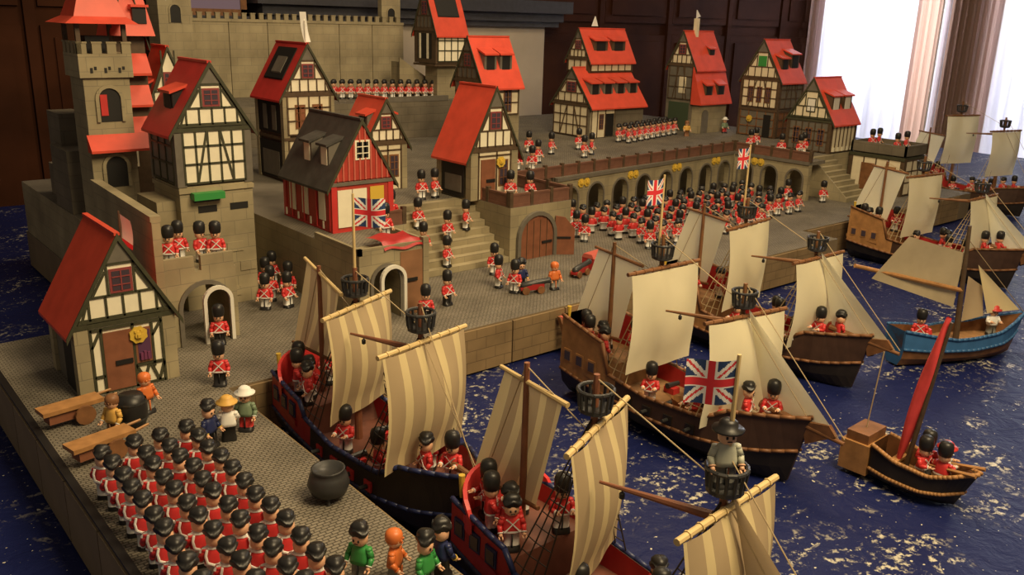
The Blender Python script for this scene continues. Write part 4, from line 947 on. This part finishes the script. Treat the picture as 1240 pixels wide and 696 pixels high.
    if nests[0]: nest(t, -10, zm + 1.4, GUN)
    if nests[1]: nest(t, 10, zf + 1.4, GUN)
    rope = ROPED if striped else ROPE
    for mx_, zt in ((-10, zm + .6), (10, zf + .4)):
        for sg in (-1, 1): shroud(t, (mx_, sg * .5, zt), [(mx_ - 6.2, sg * 8.0, 9.4), (mx_ - 4.2, sg * 8.1, 9.2), (mx_ - 2.2, sg * 8.1, 9.2), (mx_ - .2, sg * 8.1, 9.2)], rope, 11)
    for a, c in (((10, 0, zf + 6), (sprit, 0, 12)), ((-10, 0, zm + 6), (10, 0, zf + 2)), ((-23, 0, 34.5), (-10, 0, zm - 2)), ((-23, 0, 35), (-30, 0, 18)), ((10, 0, zf + 1), (25.5, 0, 13.5))):
        MB().tube(a, c, .09, .09, 5).build('stay', ROPE, t)
    MB().tube((9.2, -.6, zf - 1.6), (-4.5, -4.2, zf - 2.4), .6, .2, 8).build('spar', BROWN if not striped else DOORB, t)
    MB().lathe([(.05, 0), (.35, .2), (.35, .8), (.05, 1.1)], 8, 0, (-1.5, -3.5, zf - 3.6)).build('block', BLACK, t)
    for k, sg in enumerate((-1, 1)):
        bt = MB(); bt.rings([ring(8.0, 3.0, 1.1, sg * 5.2, cx=3 + 0 * k), ring(9.6, 3.6, 1.5, sg * 5.2, cx=3)]); bt.build('launch', HULLR if k else WOODL, t) if not striped else None
    if flag:
        mx_, z_, ang = flag; top = z_ + 3
        MB().tube((mx_, 0, 34), (mx_, 0, top), .3, .22, 8).build('flag_pole', SPAR, t)
        f = link('flag', FLAG, t, (mx_, 0, z_), math.radians(ang))
    a = math.radians(deg)
    for k, (lx, ly, lz) in enumerate(crew):
        wx = x + lx * math.cos(a) - ly * math.sin(a); wy = yc + lx * math.sin(a) + ly * math.cos(a)
        where = 'stern deck' if lx < -15 else 'bow deck' if lx > 11 else 'main deck'
        same = [q for q in crew if (q[0] < -15) == (lx < -15) and (q[0] > 11) == (lx > 11)]; same.sort()
        figure(('ranker', 'crew', 'crew')[k % 3], wx, wy, -11 + lz, random.choice((-60, -30, 20, 60, -100)), 'toy soldier on the %s of the %s, %s from its stern' % (where, short, ORD[same.index((lx, ly, lz))]), 'crews aboard the ships')
    return t
CREW = [(-19.4, -5.0, 10.3), (-25.5, 2.2, 10.4), (1.2, 1.8, 6.45), (10.0, -5.0, 5.65), (-27.5, -2.6, 10.45), (-24.6, -4.4, 10.4), (-21.6, -3.4, 10.35), (-18.5, 3.4, 10.3), (-6.5, -4.6, 5.65), (-2, 5.2, 5.65), (4.5, -4.8, 5.65), (7.2, 3.6, 5.65), (14.5, -2.0, 8.6), (18.2, .3, 9.0)]
ship('striped-sail ship with red hull lying along the quay below the gate building', 73, 118, 'striped', CREW, (-10, 47.5, 50), (23, 12), False, zm=31.2, zf=30.6, short='gate-side striped ship', mz=(35, 16.6), sprit=25.5, hs=(19, 19.5))
ship('nearest striped-sail ship with red stern and a sailor in its crow\'s nest', 73, 59.6, 'striped', CREW[:12], (10, 43.6, 230), (22, 5), True, zm=31.2, zf=29.2, short='nearest striped ship', mz=(32.6, 13.4), hs=(20.5, 20))
ship('cream-sail ship with wooden stern moored nearest the plaza wall', 132, 100, 'plain', CREW, (-11, 48, 275), (-2, -9), True, zm=32.8, zf=28.2, short='nearest cream-sail ship')
ship('cream-sail ship behind the large union flag, second from the quay', 182, 116, 'plain', CREW[1:], (-11, 48.6, 275), (6, -1), True, zm=32.2, zf=28.2, short='second cream-sail ship')
ship('cream-sail ship at the far end of the harbour with a brown stern castle', 300, 129, 'plain', CREW[2:], None, (-7, -1), True, zm=32.0, zf=27.8, short='far harbour ship')
ship('dark distant ship with pale sails in front of the right-hand window', 428, 175, 'plain', CREW[6:], None, (-20, -15), False, zm=42, zf=37, short='distant window ship', hs=(22, 20))

# sailor in the near crow's nest
figure('sailor', 73, 50, -11 + 29.2 + 2.0, -35, 'grey-shirted toy sailor standing in the nearest crow\'s nest')

# blue fishing boat
bt = thing('blue_boat', 'blue and brown boat with a dark mast and tan sails', 'boat', (222.5, 88, -11), -22)
hull(bt, (-19, 21), [(-19, 3.4), (-12, 5.2), (0, 6.2), (10, 5.0), (16, 2.8), (21, .3)], [(-19, 9.2), (-5, 6.6), (8, 7), (21, 10)], [(-19, 4.6), (21, 4.6)], BROWN, HULLB, BROWN, DECK, HULLB)
MB().tube((0, 0, 4.6), (-2, 0, 34), .8, .45, 10).build('mast', TIMB, bt)
MB().tube((-32.5, 2, 25.2), (-1, 0, 17.5), .5, .6, 8).build('boom', WOODL, bt)
quad_sail(bt, (-1.5, .6, 27), (-19, .8, 32), (-28, 1.0, 22), (-2, .6, 13), [mat('sail_old', (.46, .38, .24), .8, .1, var=.06, transl=.3)], False, 1.0, False)
quad_sail(bt, (6, .4, 18), (.8, .4, 21), (1.2, .4, 9), (8, .4, 10), [SAILT], False, .8, False)
jib(bt, (2.5, -.4, 24), (19, -.2, 11), (8, -.6, 11), SAILY)
MB().tube((-1, 0, 30), (21, 0, 10), .09, .09, 5).build('stay', ROPE, bt)
for k in range(2): MB().lathe([(1.2, 0), (1.5, 1), (1.5, 2), (1.2, 3)], 12, 0, (-12 + 3.4 * k, 1.2, 4.6)).build('cask', COAT if k else BROWN, bt)
figure('pirate', 233, 84.0, -6.35, -40, 'red-hatted toy figure in white shirt near the bow of the blue boat')
figure('soldier', 211, 92.2, -6.35, -60, 'red-coated toy soldier standing at the stern of the blue boat', 'crews aboard the ships')

# small brown dinghy with a furled red sail
dg = thing('rowing_boat', 'small dark rowing boat with a raised wooden stern and furled red sail', 'boat', (148.2, 60.2, -11), -88)
hull(dg, (-8, 9.5), [(-8, 3.6), (-4, 4.4), (2, 4.5), (6, 3.2), (9.5, .3)], [(-8, 7), (-3, 5.6), (3, 5.2), (9.5, 7.2)], [(-8, 2.4), (9.5, 2.4)], HULLD, HULLD, BROWN, DECK, WOODL)
MB().box(-13.6, -8.2, -4.0, 4.0, 0.6, 6.4).build('stern_box', WOODL, dg); MB().box(-13, -8.8, -3.4, 3.4, 6.4, 8.2).build('stern_cargo', BROWN, dg)
MB().tube((-3, 0, 2.4), (0.5, 0, 32), .5, .3, 8).build('mast', TIMB, dg)
fs = MB(); pr = []
for k in range(15):
    q = k / 14; r = .5 + 1.5 * math.sin(math.pi * (1 - q) ** .8) * (1 - .55 * q); pr.append([(-4.6 + 4.4 * q + r * .8 * math.cos(a), .4 + r * .7 * math.sin(a) + .25 * math.sin(9 * q + 2 * a), 3.6 + 29 * q) for a in [2 * math.pi * j / 10 for j in range(10)]])
fs.rings(pr); fs.build('furled_sail', mat('red_sail', (.72, .07, .07), .6, var=.15, vscale=30), dg, True)
MB().tube((-11, 0, 8.2), (-10, 0, 23.5), .12, .12, 5).build('rope', ROPE, dg)
for k in range(2):
    MB().box(-5.4 + 8 * k, -4.0 + 8 * k, -3.2, 3.2, 3.9, 4.4).build('thwart', WOODL, dg)
for sg in (-1, 1): MB().tube((1, sg * 1.2, 6.0), (9.5, sg * 2.0, 7.4), .2, .4, 6).build('oar', WOODL, dg)
for k, (a, c, kd) in enumerate(((149.6, 60.4, 'crew'), (146.8, 59.6, 'crew'), (149.7, 57.2, 'pirate'), (147.2, 56.4, 'crew'))):
    figure(kd, a, c, -8.6, -60 + 50 * k, ['red-coated toy soldier by the furled red sail in the rowing boat', 'red-coated toy soldier amidships in the rowing boat', 'red-hatted toy figure among the soldiers in the rowing boat', 'red-coated toy soldier nearest the oars in the rowing boat'][k])

# ------------------------------------------------------------------ soldiers drawn up on the quay
for f, (fx, n) in enumerate(((29.0, 12), (33.5, 12), (37.4, 12), (41.5, 12))):
    for k in range(n):
        figure('grenadier', fx + random.uniform(-.3, .3), 123.6 - 4.15 * k + random.uniform(-.3, .3) + .4 * f, 0, 160 + random.uniform(-14, 14),
               'tricorne toy soldier, %s from the cottage in the %s file from quay edge' % (ORD[k], ORD[f]), 'soldiers drawn up on the quay')
# formation on the plaza
for r in range(6):
    y0 = 178 + 6.6 * r
    for k in range(15):
        x0 = 207 + 6.4 * k + (2.5 if r % 2 else 0)
        if x0 > 309 or (r == 0 and k > 9): continue
        figure('ranker' if (r + k) % 4 else 'soldier', x0 + random.uniform(-.8, .8), y0 + random.uniform(-.8, .8), 0, random.uniform(-35, 20) if r < 2 else random.uniform(130, 200),
               'red-coated toy soldier on plaza, %s from left, %s rank from water' % (ORD[k], ORD[r]), 'soldiers massed on the plaza')
# double rank in the castle courtyard
for r in range(2):
    for k in range(13):
        figure('ranker', 194 + 3.6 * k + 1.2 * r, 362 - 1.25 * k - 5 * r, 32, random.uniform(-20, 10),
               'small toy soldier below castle wall, %s from left in %s rank' % (ORD[k], ('rear', 'front')[r]), 'soldiers in the castle courtyard')
# double rank beside the wide two-stage house
for r in range(2):
    for k in range(9):
        figure('ranker', 295.5 + 5.6 * k + 1.5 * r, 277.3 + 1.4 * k - 5 * r, 16, random.uniform(-30, 20),
               'toy soldier before the wide dormered house, %s from left in %s rank' % (ORD[k], ('rear', 'front')[r]), 'soldiers before the wide house')
ONE = [  # kind, x, y, z, deg, label
    ('guard', 57.9, 153.3, 0, -30, 'lone toy soldier in front of the white door frame by the gatehouse'),
    ('guard', 66.4, 174.2, 0, -20, 'toy sentry standing inside the white door frame of the gatehouse'),
    ('soldier', 84.4, 190.7, 0, -40, 'toy soldier at the left front of the squad in the alley'),
    ('soldier', 89.3, 189.0, 0, 20, 'toy soldier at the right front of the squad in the alley'),
    ('soldier', 88.2, 196.0, 0, -10, 'toy soldier in the middle of the squad in the alley'),
    ('soldier', 93.6, 197.3, 0, -30, 'toy soldier against the gate building wall in the alley squad'),
    ('soldier', 90.6, 204, 0, -30, 'toy soldier at the left rear of the alley squad'),
    ('soldier', 94.6, 208.6, 0, 10, 'toy soldier furthest back in the alley squad'),
    ('guard', 121.7, 168.4, 0, 10, 'lone toy soldier on the paving below the wide staircase'),
    ('guard', 110.6, 161.5, 0, -25, 'toy sentry by the white door frame of the gate building'),
    ('soldier', 141.4, 172.7, 0, 30, 'toy soldier at the left of the gun party on the plaza'),
    ('soldier', 148.3, 183.1, 0, -30, 'toy soldier at the foot of the wide staircase'),
    ('soldier', 142.0, 166.6, 0, -60, 'toy soldier stooping nearest the ships in the gun party'),
    ('officer', 146.0, 168.9, 0, -20, 'toy officer in dark blue coat in the middle of the gun party'),
    ('redhead', 152.6, 163.0, 0, -10, 'orange-clad toy figure at the right of the gun party'),
    ('soldier', 198.2, 202.4, 0, -30, 'toy soldier by the first pillar of the long arcade'),
    ('soldier', 210.0, 216.6, 0, 0, 'toy soldier standing in the first arch of the long arcade'),
    ('soldier', 196.3, 196.4, 0, -50, 'toy soldier in front of the first arcade pillar'),
    ('soldier', 138.3, 191.6, 1.76, 20, 'lowest toy soldier on the wide staircase'),
    ('soldier', 133.5, 196, 5.32, -10, 'toy soldier on the left of the wide staircase'),
    ('soldier', 143.2, 198.2, 7.1, 0, 'toy soldier halfway up the wide staircase'),
    ('soldier', 136.4, 203, 10.65, 0, 'toy soldier near the top of the wide staircase'),
    ('soldier', 151.5, 200.6, 8.87, 30, 'toy soldier against the terrace wall on the wide staircase'),
    ('soldier', 145.6, 214.8, 16, -10, 'left toy soldier of the pair at the head of the wide staircase'),
    ('soldier', 150.5, 214.9, 16, 20, 'right toy soldier of the pair at the head of the wide staircase'),
    ('soldier', 168.2, 200.7, 16, -30, 'toy soldier by the door of the house with the big plain red roof'),
    ('soldier', 172.4, 196.6, 16, -10, 'toy soldier at the balustrade above the arched door'),
    ('soldier', 138.0, 226.5, 16, 0, 'toy soldier before the small house with red roof ends'),
    ('soldier', 121.5, 193.3, 16, -30, 'toy soldier beside the red house by its balustrade'),
    ('soldier', 237.1, 271.9, 16, -30, 'toy soldier furthest back right of the big plain red roof'),
    ('soldier', 242.4, 264.1, 16, 10, 'toy soldier behind the group on the left terrace'),
    ('soldier', 204.0, 240.2, 16, -20, 'toy soldier at the left of the terrace group behind the arcade'),
    ('soldier', 209.5, 238.2, 16, -50, 'toy soldier in the front of the terrace group behind the arcade'),
    ('soldier', 222.4, 249.6, 16, 0, 'toy soldier at the right of the terrace group behind the arcade'),
    ('soldier', 216.0, 256.0, 16, 20, 'toy soldier at the rear of the terrace group behind the arcade'),
    ('soldier', 247.8, 250.6, 16, 0, 'left toy soldier of the trio on the terrace before the wide house'),
    ('soldier', 256.6, 255.3, 16, 30, 'right toy soldier of the trio on the terrace before the wide house'),
    ('soldier', 262.2, 268.6, 16, -20, 'rear toy soldier of the trio on the terrace before the wide house'),
    ('soldier', 330.8, 231.0, 16, -60, 'toy soldier at the left corner balustrade of the short arcade'),
    ('soldier', 339.6, 234.6, 16, -40, 'toy soldier in front of the tall corner house with green shutter'),
    ('soldier', 330.0, 214.8, 16, -60, 'toy soldier midway along the balustrade of the short arcade'),
    ('soldier', 334.6, 208.6, 16, -40, 'toy soldier at the head of the right staircase'),
    ('soldier', 343.2, 212.4, 16, -70, 'toy soldier against the small corner house'),
    ('townsman', 342.4, 276.4, 16, -30, 'straw-coloured toy townsman between the wide house and the narrow house'),
    ('white_hat', 370.5, 275.2, 16, -20, 'pale-hatted toy figure at the grey doorway of the narrow house'),
    ('soldier', 60.4, 183.3, 16, -25, 'upper toy sentry beside the wall on top of the gatehouse'),
    ('soldier', 63.6, 186.6, 16, -10, 'rear toy sentry on the gatehouse walkway'),
    ('soldier', 67.2, 183.6, 16, 20, 'left toy sentry of the pair behind the right gatehouse merlon'),
    ('soldier', 70.0, 182.0, 16, -20, 'right toy sentry of the pair behind the right gatehouse merlon'),
    ('soldier', 111.0, 179.4, 16, -10, 'toy soldier on the roof of the gate building'),
    ('soldier', 374.9, 198.6, 17.2, -30, 'left rear toy soldier on the flat shop roof'),
    ('soldier', 382.0, 199.1, 17.2, 10, 'right rear toy soldier on the flat shop roof'),
    ('soldier', 370.6, 184.8, 17.2, -20, 'left front toy soldier on the flat shop roof'),
    ('soldier', 381.5, 186.2, 17.2, 0, 'right front toy soldier on the flat shop roof'),
    ('soldier', 325.5, 190.0, 0, -30, 'toy soldier at the outer corner of the short arcade'),
    ('soldier', 315.5, 200.0, 0, -30, 'toy soldier under the second arch of the short arcade'),
    ('townsman', 35.7, 143, 0, -60, 'brown-haired toy docker in straw shirt before the cottage'),
    ('redhead', 43.0, 149.2, 0, 20, 'orange-haired toy figure in front of the cottage window'),
    ('straw', 50.1, 130.6, 0, 160, 'toy figure in yellow straw hat behind the quay formation'),
    ('officer', 46.8, 130.2, 0, 30, 'dark-coated toy officer beside the yellow straw hat'),
    ('white_hat', 54.0, 132.5, 0, -40, 'white-hatted toy figure at the quay edge by the red stern'),
    ('green', 47.8, 84.2, 0, -60, 'green-coated toy figure in black hat right of the quay formation'),
    ('redhead', 51.0, 81.3, 0, 40, 'orange toy figure nearest the camera on the quay'),
    ('green', 53.2, 77.8, 0, 20, 'bright green toy figure at the very bottom of the quay'),
    ('officer', 56.4, 79.0, 0, 100, 'dark grey toy figure at the quay edge by the near red stern'),
]
for a in ONE: figure(*a)

# ------------------------------------------------------------------ props on the quay and plaza
def cart(label, x, y, deg):
    t = thing('handcart', label, 'cart', (x, y, 0), deg)
    MB().box(-5, 5, -1.8, 1.8, 3.0, 3.7).build('bed', WOODL, t)
    for sg in (-1, 1): MB().tube((5, sg * 1.4, 3.3), (7.5, sg * 1.2, 3.6), .25, .2, 6).build('shaft', WOODL, t)
    for sg in (-1, 1):
        w_ = MB().tube((1.5, sg * 2.0, 1.7), (1.5, sg * 2.5, 1.7), 1.7, 1.7, 14); w_.build('wheel', BROWN, t)
    MB().box(-4, 3, -1.3, 1.3, 1.2, 3.0).build('crate', DOORB, t)
cart('wooden handcart at the quay edge left of the cottage', 31.5, 152.5, 8)
cart('wooden handcart at the quay edge beside the end of the soldier files', 31.8, 136.5, 12)
br = thing('tar_barrel', 'black tar barrel between the two dockers before the cottage', 'barrel', (39.4, 145.6, 0))
MB().lathe([(2.0, 0), (2.5, 1.5), (2.6, 2.8), (2.5, 4.1), (2.0, 5.6)], 16).build('staves', BLACK, br, True)
for z_ in (1.2, 4.2): MB().lathe([(2.52, z_), (2.6, z_ + .2), (2.55, z_ + .5)], 16, caps=False).build('hoop', GUN, br)
cb = thing('cauldron', 'dark grey round iron pot standing on the quay edge', 'pot', (54.2, 104.2, 0))
MB().lathe([(1.2, .5), (2.6, 1.2), (3.1, 2.6), (2.7, 4.0), (2.2, 4.6), (2.5, 5.0), (2.2, 5.0), (1.9, 4.4)], 18).build('bowl', GUN, cb, True)
for k in range(3): MB().tube((1.6 * math.cos(2.1 * k), 1.6 * math.sin(2.1 * k), 1.2), (2.2 * math.cos(2.1 * k), 2.2 * math.sin(2.1 * k), 0), .35, .25, 6).build('foot', GUN, cb)
def cannon(label, x, y, z, deg):
    t = thing('toy_cannon', label, 'cannon', (x, y, z), deg)
    MB().lathe([(.4, -4.2), (.95, -3.6), (.9, 0), (.7, 3.2), (.85, 3.6), (.85, 4.2)], 12).build('barrel', GUN, t, True).rotation_euler = (0, math.radians(82), 0)
    t.children[0].location = (0, 0, 2.6 * S)
    MB().prism([(-4.2, -.9, 1.0), (2.2, -.9, 1.0), (2.2, -.9, 2.4), (-1.0, -.9, 2.6), (-4.2, -.9, 1.7)], (0, 1.8, 0)).build('carriage', HULLR, t)
    for xx in (-3, 1.2):
        for sg in (-1, 1): MB().tube((xx, sg * 1.0, 1.0), (xx, sg * 1.5, 1.0), 1.0, 1.0, 12).build('wheel', BROWN, t)
cannon('small black cannon served by the gun party on the plaza', 146.5, 163.6, 0, -20)
cannon('red-carriage cannon on the plaza in front of the arched brown door', 168.0, 168.5, 0, 15)
cr = thing('red_chest', 'red chest with white lid beside the red-carriage cannon', 'chest', (177.5, 172.5, 0), 10)
MB().box(-4, 4, -2, 2, 0, 3.4).build('body', HULLR, cr); MB().prism([(-4.1, -2.1, 3.4), (-4.1, 2.1, 3.4), (-4.1, 1.4, 4.6), (-4.1, -1.4, 4.6)], (8.2, 0, 0)).build('lid', PINKC, cr)
ld = thing('boarding_steps', 'red and pale slatted boarding steps against the plaza wall by the wooden stern', 'steps', (142, 149.6, -11), 0)
for k in range(6): MB().box(0, 12, -6.4 + 1.05 * k, -5.5 + 1.05 * k + .3, 1.7 * k, 1.7 * k + .8).build('tread', PINKC if k % 2 else DOORB, ld)
for xx in (-.4, 12): MB().prism([(xx, -6.6, 0), (xx, -5.2, 0), (xx, .2, 9.3), (xx, -1, 9.3)], (.5, 0, 0)).build('stringer', BROWN, ld)
bx = thing('violet_box', 'low violet box at the table edge right of the distant ship', 'box', (462, 132, -11), 20)
VIO = mat('violet_card', (.13, .07, .28), .5)
MB().box(-14, 14, -7, 7, 0, 6).build('body', VIO, bx); MB().box(-14.4, 14.4, -7.4, 7.4, 6, 8).build('lid', VIO, bx)
